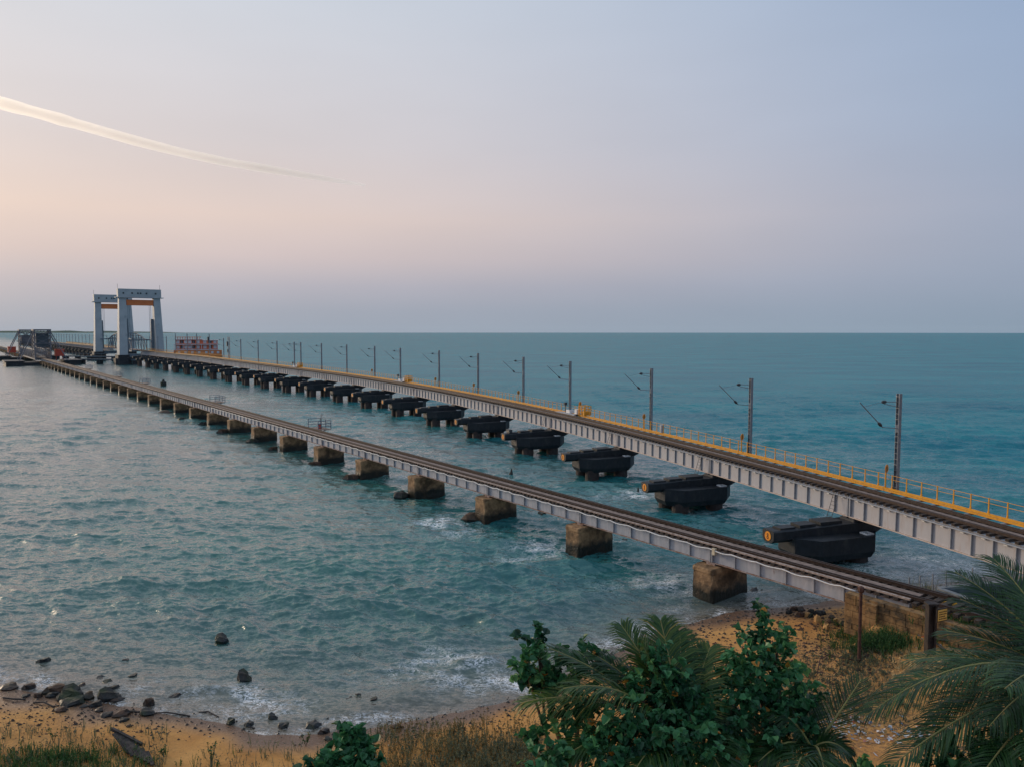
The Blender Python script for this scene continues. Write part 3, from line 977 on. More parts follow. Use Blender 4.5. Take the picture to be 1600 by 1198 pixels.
def new_span_mesh(stiff):
    mb = MB()
    for x in (0.18, 2.02):
        i_girder(mb, x, NL, GH, fw=0.36, ft=0.06, lo=3)
    for k in range(9):
        y = 0.5 + k * (NL - 1) / 8
        mb.box(0.2, 2.0, y - 0.05, y + 0.05, 0.3, 0.42, 1)
    for y in (0.05, NL - 0.17):
        mb.box(0.0, 0.17, y, y + 0.12, 0.062, GH - 0.062, 2)
    mb.box(-0.17, 0.0, 0.04, NL - 0.04, GH - 0.16, GH - 0.10, 1)      # outer edge lip
    if stiff:
        for k in range(1, 12):
            y = k * NL / 12
            mb.box(0.03, 0.168, y - 0.02, y + 0.02, 0.062, GH - 0.162, 2)
    return mb.mesh('new_girder_span', [M['new_paint'], M['new_flange'], M['stiff'], M['new_lower_flange']])


nm_near, nm_far = new_span_mesh(False), new_span_mesh(True)
nm_st = small_box('stiffener', 0.138, 0.04, GH - 0.224, M['stiff'])
mb = MB(); mb.box(-0.16, 0.0, -0.12, 0.12, 0, 0.03); mb.box(-0.16, -0.13, -0.12, 0.12, 0.03, 0.06); nm_lug = mb.mesh('lug', M['white'])
for i in range(NEW_FIRST, NEW_LAST):
    if T1 - 0.3 < i + 0.5 < T2 + 0.3: continue
    F = span_frame(i)
    sp = put('girder_span', nm_near if i < 9 else nm_far, new_bridge, F)
    if i < 9:
        for k in range(1, 12):
            put('stiffener', nm_st, sp, F @ Matrix.Translation((0.099, k * NL / 12, 0.062)))
    if i < 3:
        for k in range(12):
            put('lug', nm_lug, sp, F @ Matrix.Translation((0.168, (k + .45) * NL / 12, GH - 0.31)))
# channel sleepers
mb = MB(); mb.box(-0.22, 2.42, -0.12, 0.12, 0, 0.17); nm_sl = mb.mesh('sleeper', M['sleeper'])
NSL = 0.61
s = -2.6 * NL
for k in range(260):
    put('sleeper', nm_sl, new_bridge, new_frame(s, random.uniform(-.02, .02), GH + 0.004)); s += NSL
mb = MB()
while s < NEW_LAST * NL:
    f = new_frame(s, 0, GH + 0.004)
    v = [f @ Vector(p) for p in ((-.22, -.12, 0), (2.42, -.12, 0), (2.42, .12, 0), (-.22, .12, 0), (-.22, -.12, .17), (2.42, -.12, .17), (2.42, .12, .17), (-.22, .12, .17))]
    mb.hexa(v[:4], v[4:]); s += NSL * (1 if s < 260 else 2)
tag(mb.build('far_sleepers', M['sleeper'], new_bridge), kind='stuff')


def sweep(mb, l0, l1, h0, h1, s_a, s_b, step=3.0, mi=0):
    """box section swept along the new bridge's curve"""
    n = max(1, int((s_b - s_a) / step))
    v = []
    for k in range(n + 1):
        s = s_a + (s_b - s_a) * k / n
        v += [new_pt(s, l0, h0), new_pt(s, l1, h0), new_pt(s, l1, h1), new_pt(s, l0, h1)]
    f = [(0, 1, 2, 3), (4 * n + 3, 4 * n + 2, 4 * n + 1, 4 * n)]
    for k in range(n):
        a, b = 4 * k, 4 * k + 4
        for j in range(4):
            f.append((a + j, b + j, b + (j + 1) % 4, a + (j + 1) % 4))
    mb.add(v, f, mi)


SA, SB = -2.8 * NL, NEW_LAST * NL
HR = GH + 0.177
for l in (0.262, 1.938):
    mb = MB(); sweep(mb, l - .07, l + .07, HR, HR + .03, SA, SB); sweep(mb, l - .012, l + .012, HR + .03, HR + .13, SA, SB); sweep(mb, l - .037, l + .037, HR + .13, HR + .17, SA, SB)
    mb.build('rail', M['rail'], new_bridge)
for l in (0.52, 1.68):
    mb = MB(); sweep(mb, l - .05, l + .05, HR, HR + .03, SA, T1 * NL); sweep(mb, l - .03, l + .03, HR + .03, HR + .15, SA, T1 * NL)
    mb.build('guard_rail', M['rail'], new_bridge)
mb = MB(); sweep(mb, 0.85, 1.35, HR + 0.002, HR + 0.03, SA, T1 * NL); mb.build('walkway_plate', M['deckplate'], new_bridge)


# pier: driven piles, a long six-sided cap, and the beam that reaches out to one side with a numbered disc on its end
CAPZ = -2.05
def ring_prism(mb, pts_lo, pts_hi, mi=0):
    n = len(pts_lo)
    mb.add(list(pts_lo) + list(pts_hi), [tuple(range(n - 1, -1, -1)), tuple(range(n, 2 * n))] + [(i, (i + 1) % n, n + (i + 1) % n, n + i) for i in range(n)], mi)


def cap_mesh():
    mb = MB()
    hexp = [(-5.4, -0.9), (-4.1, -2.15), (0.5, -2.15), (1.75, -0.9), (1.75, 0.9), (0.5, 2.15), (-4.1, 2.15), (-5.4, 0.9)]
    hexb = [(-5.15, -0.8), (-4.0, -2.0), (0.3, -2.0), (1.3, -0.8), (1.3, 0.8), (0.3, 2.0), (-4.0, 2.0), (-5.15, 0.8)]
    n = len(hexp)
    v = [(x, y, CAPZ - .42) for x, y in hexb] + [(x, y, CAPZ + .02) for x, y in hexp] + [(x, y, CAPZ + 1.12) for x, y in hexp]
    f = [tuple(range(n - 1, -1, -1)), tuple(range(2 * n, 3 * n))]
    for j in (0, n):
        f += [(j + i, j + (i + 1) % n, j + n + (i + 1) % n, j + n + i) for i in range(n)]
    mb.add(v, f)
    return mb.mesh('pile_cap', M['cap'])


def beam_mesh():
    mb = MB()
    def section(x, w, z0, z1, ch):
        return [(x, -w + ch, z0), (x, w - ch, z0), (x, w, z0 + ch), (x, w, z1 - ch * .4), (x, w - ch * .4, z1), (x, -w + ch * .4, z1), (x, -w, z1 - ch * .4), (x, -w, z0 + ch)]
    secs = [section(-7.0, 0.62, -1.26, -0.36, 0.26), section(-5.3, 0.66, -1.25, -0.36, 0.22), section(-3.9, 0.80, -1.22, -0.32, 0.1),
            section(-1.2, 0.95, -1.15, -0.24, 0.05), section(1.6, 0.95, -1.15, -0.22, 0.05), section(2.9, 0.85, -0.62, -0.24, 0.05)]
    v = [p for s_ in secs for p in s_]
    f = [tuple(range(7, -1, -1)), tuple((len(secs) - 1) * 8 + k for k in range(8))]
    f = [tuple(reversed(q)) for q in f]
    for j in range(len(secs) - 1):
        for k in range(8):
            f.append((j * 8 + k, j * 8 + (k + 1) % 8, (j + 1) * 8 + (k + 1) % 8, (j + 1) * 8 + k))
    mb.add(v, f)
    # stepped slabs on top of the beam
    mb.box(-6.3, -5.0, -0.42, 0.42, -0.36, -0.24); mb.box(-4.7, -3.3, -0.5, 0.5, -0.33, -0.13); mb.box(-3.0, -1.1, -0.62, 0.62, -0.29, -0.03)
    return mb.mesh('cross_beam', M['cap'])


def pedestal_mesh():
    mb = MB()
    for x in (0.18, 2.02):
        mb.box(x - 0.3, x + 0.3, -0.7, 0.7, -0.24, -0.09); 
        for y in (-0.35, 0.35):
            mb.box(x - 0.2, x + 0.2, y - 0.22, y + 0.22, -0.088, -0.004)
    return mb.mesh('bearing', M['dark_steel'])


def pile_mesh():
    mb = MB(); n = 16
    lo = [(math.cos(2 * PI * k / n) * .78, math.sin(2 * PI * k / n) * .78, -1) for k in range(n)]
    hi = [(x, y, 0) for x, y, z in lo]
    ring_prism(mb, lo, hi)
    return mb.mesh('pile', M['pile'])


def disc_mesh():
    mb = MB(); n = 20
    lo = [(0.0, math.cos(2 * PI * k / n) * .33, math.sin(2 * PI * k / n) * .33) for k in range(n)]
    hi = [(-0.03, y, z) for x, y, z in lo]
    ring_prism(mb, hi, lo)
    return mb.mesh('number_disc', M['orange_disc'])


def eight_mesh():
    """the figure 8 as two flat rings"""
    mb = MB()
    for cz, r in ((0.105, 0.098), (-0.105, 0.115)):
        n = 16
        for k in range(n):
            a, b = 2 * PI * k / n, 2 * PI * (k + 1) / n
            q = []
            for x in (-0.036, -0.031):
                q.append([(x, math.cos(t) * rr_ * 1.0, cz + math.sin(t) * rr_) for t, rr_ in ((a, r), (b, r), (b, r - 0.06), (a, r - 0.06))])
            mb.hexa(q[1], q[0])
    return mb.mesh('numeral', M['disc_black'])


def hatch_mesh():
    mb = MB(); a, b = 0.34, 0.24
    for x0, x1, y0, y1 in ((-a, a, -a, -b), (-a, a, b, a), (-a, -b, -b, b), (b, a, -b, b)):
        mb.box(x0, x1, y0, y1, 0.0, 0.10)
    return mb.mesh('hatch_frame', M['white'])


cap_me, beam_me, ped_me, pile_me, disc_me, eight_me, hatch_me = cap_mesh(), beam_mesh(), pedestal_mesh(), pile_mesh(), disc_mesh(), eight_mesh(), hatch_mesh()
mb = MB(); mb.box(-0.24, 0.24, -0.5, 0.5, 0, 0.4); block_me = mb.mesh('equipment_box', M['dark_steel'])
for i in range(-1, NEW_LAST):
    if T1 - 0.7 < i < T2 + 0.7: continue
    F = new_frame(i * NL)
    c_ = put('pile_cap', cap_me, new_bridge, F)
    for x in (-3.9, -0.2):
        for y in (-1.15, 1.15):
            zt = new_hb(i * NL) + CAPZ + 0.02
            put('pile', pile_me, c_, F @ Matrix.Translation((x, y, CAPZ + 0.02)) @ Matrix.Diagonal((1, 1, zt + 3, 1)))
    b_ = put('cross_beam', beam_me, new_bridge, F)
    put('bearing', ped_me, b_, F)
    if i < 14:
        put('number_disc', disc_me, b_, F @ Matrix.Translation((-7.002, 0, -0.80)))
        put('hatch_frame', hatch_me, c_, F @ Matrix.Translation((0.35, -1.5, CAPZ + 1.122)))
    if i < 6:
        put('numeral', eight_me, b_, F @ Matrix.Translation((-7.002, 0, -0.80)))
    if i == 3:
        put('equipment_box', block_me, b_, F @ Matrix.Translation((-6.1, 0, -0.238)))
# ladders from the deck down to the caps
mb = MB()
for y in (-0.24, 0.24):
    mb.tube([(-0.75, y, 0), (-0.12, y, 1.9)], 0.022, 5)
for k in range(7):
    f = (k + .6) / 7.2
    mb.tube([(-0.75 + .63 * f, -.24, 1.9 * f), (-0.75 + .63 * f, .24, 1.9 * f)], 0.016, 4)
lad_me = mb.mesh('ladder', M['dark_steel'])
for i in range(0, 12):
    if i == 0 or True:
        o = put('ladder', lad_me, None, new_frame(i * NL + 1.1, 0, -0.28))
        tag(o, 'steel ladder leaning on the pale girder above the %s dark pier from the shore' % ORD[i], 'ladder', 'ladders at the new bridge piers')

# ------------------------------------------------------------------ yellow handrail along the far side
hr = thing('handrail', new_pt(0, 3.35, GH), 'long yellow handrail and kick beam along the far side of the new bridge', 'handrail')
HY = GH + 0.12
for i in range(NEW_FIRST + 1, 40):
    if T1 - 0.3 < i + 0.5 < T2 + 0.3: continue
    mb = MB(); a, b = i * NL + 0.03, (i + 1) * NL - 0.03
    sweep(mb, 3.28, 3.36, HY, HY + 0.13, a, b, 4); sweep(mb, 3.28, 3.36, HY + 0.16, HY + 0.30, a, b, 4)
    sweep(mb, 3.36, 4.15, HY + 0.02, HY + 0.05, a, b, 4)
    mb.build('kick_beam', M['yellow'], hr)
mb = MB(); mb.box(-0.03, 0.03, -0.03, 0.03, 0, 0.98); mb.box(-0.05, 0.05, -0.045, 0.045, 0.0, 0.12); post_me = mb.mesh('post', M['yellow'])
mb = MB(); mb.box(-1.2, 0.9, -0.05, 0.05, -0.14, -0.02); arm_me = mb.mesh('outrigger', M['new_flange'])
PS = 1.31
s = -1.9 * NL
for k in range(300):
    put('post', post_me, hr, new_frame(s, 3.40, HY + 0.30)); s += PS
s_posts = s
mb = MB()
while s < 40 * NL:
    if not (T1 * NL < s < T2 * NL):
        f = new_frame(s, 3.40, HY + 0.3)
        v = [f @ Vector(p) for p in ((-.04, -.04, 0), (.04, -.04, 0), (.04, .04, 0), (-.04, .04, 0), (-.04, -.04, .98), (.04, -.04, .98), (.04, .04, .98), (-.04, .04, .98))]
        mb.hexa(v[:4], v[4:])
    s += PS
tag(mb.build('far_posts', M['yellow'], hr), kind='stuff')
s = -1.9 * NL
for k in range(130):
    put('outrigger', arm_me, hr, new_frame(s, 3.36, HY)); s += PS
for h in (0.62, 0.93):
    for a, b in ((-1.9 * NL, T1 * NL), (T2 * NL, 40 * NL)):
        mb = MB(); sweep(mb, 3.39, 3.415, HY + 0.3 + h, HY + 0.3 + h + 0.028, a, b, 4); mb.build('rail', M['yellow'], hr)

# ------------------------------------------------------------------ overhead line masts
def mast_meshes(H):
    pole = MB()
    w, d, t = 0.13, 0.15, 0.03
    pole.box(-w, w, -d, -d + t, 0, H); pole.box(-w, w, d - t, d, 0, H); pole.box(-0.02, 0.02, -d + t, d - t, 0.003, H - 0.003)
    z = 0.5
    while z < H:                                          # bolted battens
        pole.box(-w - 0.012, w + 0.012, -d - 0.012, d + 0.012, z, z + 0.035); z += 0.42
    return pole.mesh('pole', M['mast'])


def arm_mesh(H):
    a = MB()
    a.tube([(0, 0, H - 0.62), (-1.5, 0, H - 0.55)], 0.030, 5); a.tube([(0, 0, H - 1.0), (-1.35, 0, H - 0.72), (-1.5, 0, H - 0.62)], 0.026, 5)
    a.tube([(-1.5, 0, H - 0.58), (-3.35, 0, H - 0.88)], 0.014, 4)
    a.tube([(0, 0, H - 2.55), (-1.45, 0, H - 2.42)], 0.032, 5)
    a.tube([(-1.42, 0, H - 2.45), (-3.6, 0, H - 0.55)], 0.034, 6)
    a.tube([(0, 0, H - 2.85), (0, 0, H - 2.3)], [0.2, 0.2], 5)
    return a.mesh('bracket_arm', M['mast'])


def ins_mesh(H):
    a = MB()
    a.tube([(-1.18, 0, H - 0.57), (-1.30, 0, H - 0.565), (-1.5, 0, H - 0.57), (-1.62, 0, H - 0.6)], [0.05, 0.12, 0.12, 0.05], 8)
    p, q = Vector((-1.42, 0, H - 2.45)), Vector((-3.6, 0, H - 0.55))
    a.tube([p.lerp(q, f) for f in (0.06, 0.10, 0.17, 0.21)], [0.05, 0.12, 0.12, 0.05], 8)
    return a.mesh('insulator', M['dark_steel'])


HM = 9.05 - GH
pole_me, armm_me, insm_me = mast_meshes(HM), arm_mesh(HM), ins_mesh(HM)
HT = 10.45 - GH
tall_me = mast_meshes(HT)
mast_s = [-0.8, 16.3, 33.7, 53.0, 68.2, 85.2, 102.3, 121.1, 136.2, 153.1, 169.5, 184.4, 188.6, 203.8, 221.3, 239.3, 259.3]
ON_PLATFORM = {3, 7, 12}
for k, s in enumerate(mast_s):
    lab = 'grey overhead line mast with bare bracket arms, %s along the new bridge from the shore' % ORD[k]
    if k in ON_PLATFORM:
        lab = 'grey overhead line mast on a widened platform, %s along the new bridge from shore' % ORD[k]
    F = new_frame(s, 3.62 if k not in ON_PLATFORM else 3.3, GH)
    t = thing('overhead_line_mast', (0, 0, 0), lab, 'mast', 'overhead line masts', mw=F)
    put('pole', pole_me, t, F); put('bracket_arm', armm_me, t, F); put('insulator', insm_me, t, F)
for k, s in enumerate((277.9, 296, 311, 331)):
    F = new_frame(s, 3.62, GH)
    t = thing('signal_mast', (0, 0, 0), 'tall plain grey mast in front of the red house, %s of four from the shore' % ORD[k], 'mast', 'tall masts by the red house', mw=F)
    put('pole', tall_me, t, F)
    if k == 0:
        mb = MB(); mb.box(-0.7, -0.15, -0.15, 0.15, HT - 2.6, HT - 1.2); mb.box(-0.55, -0.1, -0.12, 0.12, HT - 3.4, HT - 2.9); mb.build('signal_head', M['dark_steel'], t, mw=F)
s = 348.0
k = 0
kf = 0
while s < 55 * NL:                                        # beyond the house and the lift towers
    if not (T1 - 0.4) * NL < s < (T2 + 0.4) * NL:
        F = new_frame(s, 3.62, GH)
        t = thing('overhead_line_mast', (0, 0, 0), 'far overhead line mast beyond the lift towers, %s one past the farther tower' % ORD[kf] if s > T2 * NL else 'overhead line mast between the red house and the near lift tower, %s past the house' % ORD[k], 'mast',
                  'masts beyond the lift towers' if s > T2 * NL else 'masts short of the lift towers', mw=F)
        put('pole', pole_me, t, F); put('bracket_arm', armm_me, t, F)
        k += 1
        if s > T2 * NL: kf += 1
    s += NL
# lattice signal mast
F = new_frame(255.3, 4.3, GH - 0.6)
t = thing('lattice_mast', (0, 0, 0), 'slim lattice signal mast beside the mast nearest the red house', 'mast', mw=F)
mb = MB()
for x, y in ((-.25, -.25), (.25, -.25), (.25, .25), (-.25, .25)):
    mb.box(x - .07, x + .07, y - .07, y + .07, 0, 8.6)
for z in range(12):
    a, b = (-.25, .25) if z % 2 else (.25, -.25)
    mb.bar((a, -.25, z * .7), (b, -.25, z * .7 + .7), .09)
mb.build('lattice', M['mast'], t, mw=F)
mb = MB(); mb.box(-0.75, -0.3, -0.2, 0.2, 5.2, 6.9); mb.box(-0.6, -0.3, -0.2, 0.2, 3.0, 4.2); mb.build('signal_head', M['dark_steel'], t, mw=F)

# widened platforms with their boxes and yellow cages
for k, s in enumerate((53.0, 121.1, 188.6)):
    w = ['nearest the shore', 'midway along the masts', 'farthest out'][k]
    F = new_frame(s, 0, GH)
    t = thing('mast_platform', (0, 0, 0), 'grey mast platform beside the track of the new bridge, ' + w, 'platform', 'mast platforms on the new bridge', mw=F)
    mb = MB(); mb.prism([(2.5, -2.6), (3.9, -1.6), (3.9, 1.6), (2.5, 2.6)], 0.02, 0.34); mb.build('slab', M['new_flange'], t, mw=F)
    mb = MB(); mb.box(2.95, 3.65, -0.5, 0.5, 0.345, 0.75); mb.build('plinth', M['white'], t, mw=F)
    F2 = new_frame(s + 0.95, 3.1, GH + 0.345)
    mb = MB(); mb.tube([(0, 0, 0), (0, 0, 0.95)], 0.05, 6); mb.box(-0.2, 0.2, -0.15, 0.15, 0.95, 1.35)
    tag(mb.build('relay_box', M['dark_steel'], mw=F2), 'small black relay box on a stalk, on the mast platform ' + w, 'box', 'relay boxes on the mast platforms')
    F3 = new_frame(s - 3.4, 3.5, GH + 0.42)
    cg = thing('yellow_cage', (0, 0, 0), 'yellow railed cage just past the mast platform ' + w, 'cage', 'yellow cages by the mast platforms', mw=F3)
    for x in (-0.5, 0.5):
        for y in (-1.1, -0.35, 0.4):
            mb = MB(); mb.box(x - .05, x + .05, y - .05, y + .05, 0, 1.25); mb.build('post', M['yellow'], cg, mw=F3)
    for z in (0.35, 0.8, 1.2):
        mb = MB(); mb.tube([(-.5, -1.1, z), (.5, -1.1, z), (.5, .4, z), (-.5, .4, z), (-.5, -1.1, z)], 0.045, 5); mb.build('rail', M['yellow'], cg, mw=F3)
    mb = MB(); mb.box(-0.45, 0.45, -1.0, -0.2, 0.0, 0.55); mb.build('bin', M['yellow'], cg, mw=F3)
    F4 = new_frame(s - 2.2, 3.2, GH + 0.42)
    mb = MB(); mb.box(-.25, .25, -.3, .3, 0, 0.62)
    tag(mb.build('white_box', M['white'], mw=F4), 'white box beside the yellow cage of the mast platform ' + w, 'box', 'white boxes by the yellow cages')

# round number plates by the masts
def number_plate(s, label):
    F = new_frame(s, 3.2, HY + 0.3)
    t = thing('number_plate', (0, 0, 0), label, 'sign', 'round plates by the masts', mw=F)
    mb = MB(); mb.box(-.045, .045, -.03, .03, 0, 1.15); mb.build('post', M['yellow'], t, mw=F)
    FD = F @ Matrix.Translation((0, -0.06, 1.42)) @ Matrix.Rotation(PI / 2, 4, 'Z') @ Matrix.Rotation(math.radians(25), 4, 'Z')
    put('plate', disc_me, t, FD @ Matrix.Diagonal((1, .95, .95, 1)))
    put('numeral', eight_me, t, FD @ Matrix.Diagonal((1.0, .9, .9, 1)))
for k, s in enumerate((-0.2, 17.0, 34.6, 50.1, 69.2, 86.2, 103.3, 137.0)):
    number_plate(s, 'round orange number plate on a yellow post beside the track, %s from the shore' % ORD[k])
mb = MB(); mb.box(-.16, .16, -.16, .16, 0, 0.85)
tag(mb.build('grey_cabinet', M['new_flange'], mw=new_frame(31.0, 3.3, HY + 0.3)), 'small grey cabinet on the yellow walkway near the third mast', 'cabinet')

# ------------------------------------------------------------------ lift towers and truss span
def tower(i, label):
    s = i * NL
    F = new_frame(s, 1.1, 0)
    base = F.translation.z
    T = thing('lift_tower', (0, 0, 0), label, 'tower', mw=F)
    top = 37.1 - base
    W0, W1 = 8.4, 7.8                                     # half spread at foot and head
    for sd in (-1, 1):
        mb = MB()
        zf = -0.2
        # tapered box leg: wide along the track at the foot
        lo = [(sd * W0 - 1.9, -3.6, zf), (sd * W0 + 1.9, -3.6, zf), (sd * W0 + 1.9, 3.6, zf), (sd * W0 - 1.9, 3.6, zf)]
        hi = [(sd * W1 - 1.55, -1.6, top - 4.0), (sd * W1 + 1.55, -1.6, top - 4.0), (sd * W1 + 1.55, 1.6, top - 4.0), (sd * W1 - 1.55, 1.6, top - 4.0)]
        mb.hexa(lo, hi)
        mb.build('leg', M['tower'], T, mw=F)
        # guide frame on the inner side of the leg
        mb = MB()
        x = sd * (W0 - 2.6)
        mb.hexa([(x - .7, 1.0, 1.5), (x + .7, 1.0, 1.5), (x + .7, 3.0, 1.5), (x - .7, 3.0, 1.5)], [(x - .5, 1.0, 17.5), (x + .5, 1.0, 17.5), (x + .5, 2.6, 17.5), (x - .5, 2.6, 17.5)])
        mb.build('guide_frame', M['truss'], T, mw=F)
        mb = MB()
        for q in (0, 1.3):
            mb.tube([(sd * (5.2 - q * .5), 0.6, 8.2), (sd * (5.2 - q * .5), 0.6, top - 7.5)], 0.07, 4)
        mb.build('cable', M['truss'], T, mw=F)
        # pier under the leg
        mb = MB(); mb.prism([(sd * W0 - 3.6, -3), (sd * W0 - 2, -4.6), (sd * W0 + 2, -4.6), (sd * W0 + 3.6, -3), (sd * W0 + 3.6, 3), (sd * W0 + 2, 4.6), (sd * W0 - 2, 4.6), (sd * W0 - 3.6, 3)], -base - 2, -1.9)
        mb.prism([(sd * W0 - 2.6, -4), (sd * W0 + 2.6, -4), (sd * W0 + 2.6, 4), (sd * W0 - 2.6, 4)], -1.9, -0.2)
        mb.build('pier', M['cap'], T, mw=F)
    mb = MB()
    mb.box(-W1 - 2.0, W1 + 2.0, -2.0, 2.0, top - 4.0, top)
    mb.box(-W1 - 3.0, W1 + 3.0, -2.6, 2.6, top - 4.35, top - 4.02)
    mb.build('head_beam', M['tower'], T, mw=F)
    for x in (-7.4, -3.5, -0.9, 0.3, 3.0, 7.2):
        mb = MB(); mb.box(x - 0.38, x + 0.38, -2.06, -2.004, top - 2.5, top - 1.7); mb.build('opening', M['window_dark'], T, mw=F)
    mb = MB(); mb.box(-6.1, 6.1, -1.6, 1.6, top - 8.0, top - 5.3); mb.build('counterweight', M['red_steel'], T, mw=F)
    for x in (-W1 - 1.8, W1 + 1.8):
        mb = MB(); mb.tube([(x, 0, top), (x, 0, top + 2.4)], 0.06, 4); mb.build('rod', M['dark_steel'], T, mw=F)
    mb = MB()
    for z in (-1.5, 7.0):
        pass
    mb.box(-6.0, 6.0, -1.2, 1.2, -1.4, 0.2)
    mb.build('cross_girder', M['truss'], T, mw=F)
    return T


tower(T1, 'nearer tall pale grey portal tower of the lift bridge with orange counterweight')
tower(T2, 'farther tall pale grey portal tower of the lift bridge, half hidden behind the nearer')

F = new_frame((T1 + 0.18) * NL, 1.1, 0.3)
LT = (T2 - T1 - 0.36) * NL
ts = thing('lift_span', (0, 0, 0), 'grey arched truss lift span between the two tall portal towers', 'truss span', mw=F)
NP = 10
def chord(k):
    x = k / NP
    return 5.6 + 3.4 * max(0, 1 - (2 * x - 1) ** 2 * 1.25) if 0 < k < NP else 5.6
for sd in (-3.4, 3.4):
    mb = MB()
    mb.box(sd - .25, sd + .25, 0, LT, 0.9, 1.6)
    for k in range(NP):
        mb.bar((sd, LT * k / NP, chord(k) + 1.2), (sd, LT * (k + 1) / NP, chord(k + 1) + 1.2), .5)
    mb.build('chord', M['truss'], ts, mw=F)
    for k in range(NP + 1):
        mb = MB(); mb.bar((sd, LT * k / NP, 1.6), (sd, LT * k / NP, chord(k) + 1.0), .38)
        mb.build('vertical', M['truss'], ts, mw=F)
        if k < NP:
            a, b = (k, k + 1) if k < NP / 2 else (k + 1, k)
            mb = MB(); mb.bar((sd, LT * a / NP, 1.6), (sd, LT * b / NP, chord(b) + 1.0), .32); mb.build('diagonal', M['truss'], ts, mw=F)
mb = MB()
for k in range(NP + 1):
    mb.bar((-3.4, LT * k / NP, chord(k) + 1.2), (3.4, LT * k / NP, chord(k) + 1.2), .35)
    mb.bar((-3.4, LT * k / NP, 1.25), (3.4, LT * k / NP, 1.25), .5)
mb.build('cross_beam', M['truss'], ts, mw=F)
mb = MB(); mb.box(-2.2, 2.2, 0, LT, 1.62, 1.8); mb.build('deck', M['old_flange'], ts, mw=F)
for y in (0.5, LT - .5):
    mb = MB(); mb.box(-7.6, 7.6, y - .3, y + .3, 6.4, 7.0); mb.build('guide_beam', M['truss'], ts, mw=F)

# ------------------------------------------------------------------ rolling lift span of the old bridge
FB = old_frame(OLD_END, 0.95, 0)
LB = 7 * OLD_L
rl = thing('rolling_lift_span', (0, 0, 0), 'dark lattice rolling lift span of the old bridge with splayed struts and red cabins', 'lift bridge', mw=FB)
for y0, yc in ((1.0, 'near'), (LB + 2.0, 'far')):
    yb = y0 + 10
    mb = MB()
    for sx in (-3.3, 3.3):
        for yy in (y0, yb):
            mb.bar((sx, yy, 3), (sx, yy, 17.0), .55)
        for z in range(3, 17, 2):
            mb.bar((sx, y0, z), (sx, yb, z + 2), .26); mb.bar((sx, yb, z), (sx, y0, z + 2), .26)
    for yy in (y0, yb):
        for z in (3.2, 10.5):
            mb.bar((-3.3, yy, z), (3.3, yy, z), .45)
        for z in range(4, 16, 3):
            mb.bar((-3.3, yy, z), (3.3, yy, z + 3), .24); mb.bar((3.3, yy, z), (-3.3, yy, z + 3), .24)
    mb.build('lattice_frame', M['bascule'], rl, mw=FB)
    mb = MB(); mb.box(-3.7, 3.7, y0 - .7, yb + .7, 16.6, 17.3)
    for k in range(5):
        mb.bar((-3.3 + 1.32 * k, y0 - .3, 16.5), (-3.3 + 1.32 * (k + .5), y0 - .3, 15.0), .25); mb.bar((-3.3 + 1.32 * (k + 1), y0 - .3, 16.5), (-3.3 + 1.32 * (k + .5), y0 - .3, 15.0), .25)
    mb.build('head_frame', M['bascule'], rl, mw=FB)
    for sx in (-1, 1):
        for yy in (y0 + 1, yb - 1):
            mb = MB(); mb.bar((sx * 3.3, yy, 16.6), (sx * 9.9, yy + (3 if yy > y0 + 2 else -3), 2.4), .36); mb.build('strut', M['bascule'], rl, mw=FB)
    if yc == 'near':
        mb = MB(); mb.box(-2.6, 2.6, y0 + 1.2, yb - 1.2, 8.6, 15.4); mb.build('counterweight', M['counter'], rl, mw=FB)
    else:
        mb = MB(); mb.box(-2.6, 2.6, y0 + 1.2, yb - 1.2, 9.5, 14.0); mb.build('counterweight', M['bascule'], rl, mw=FB)
    mb = MB(); mb.box(-15.5, -8.5, y0 - 5, yb + 5, -2, 1.9); mb.box(-16, -8, y0 - 5.5, yb + 5.5, 1.9, 2.4)
    mb.box(8.5, 15.5, y0 - 5, yb + 5, -2, 1.9); mb.box(8, 16, y0 - 5.5, yb + 5.5, 1.9, 2.4)
    mb.box(-8.5, 8.5, y0 - 1.5, yb + 1.5, -2, 1.5)
    mb.build('caisson', M['cap'], rl, mw=FB)
    sx = 1 if yc == 'near' else -1
    mb = MB(); mb.box(sx * 7.2 - 1.9, sx * 7.2 + 1.9, y0 + 2, y0 + 6.5, 4.2, 7.2); mb.box(sx * 7.2 - 2.1, sx * 7.2 + 2.1, y0 + 1.8, y0 + 6.7, 7.2, 7.5)
    for q in (-1.4, 1.4):
        mb.bar((sx * 7.2 + q, y0 + 4, 2), (sx * 7.2 + q, y0 + 4, 4.2), .3)
    mb.build('cabin', M['red_cabin'], rl, mw=FB)
for sd in (-3.2, 3.2):
    mb = MB(); mb.box(sd - .2, sd + .2, 0, LB, 2.6, 3.2); mb.box(sd - .2, sd + .2, 0, LB, 7.2, 7.7)
    for k in range(18):
        a, b = LB * k / 18, LB * (k + 1) / 18
        mb.bar((sd, a, 3.2), (sd, b, 7.2), .26) if k % 2 else mb.bar((sd, a, 7.2), (sd, b, 3.2), .26)
        mb.bar((sd, a, 3.2), (sd, a, 7.2), .22)
    mb.build('truss_leaf', M['bascule'], rl, mw=FB)
mb = MB(); mb.box(-2.6, 2.6, 0, LB, 2.75, 3.1); mb.build('deck', M['sleeper'], rl, mw=FB)

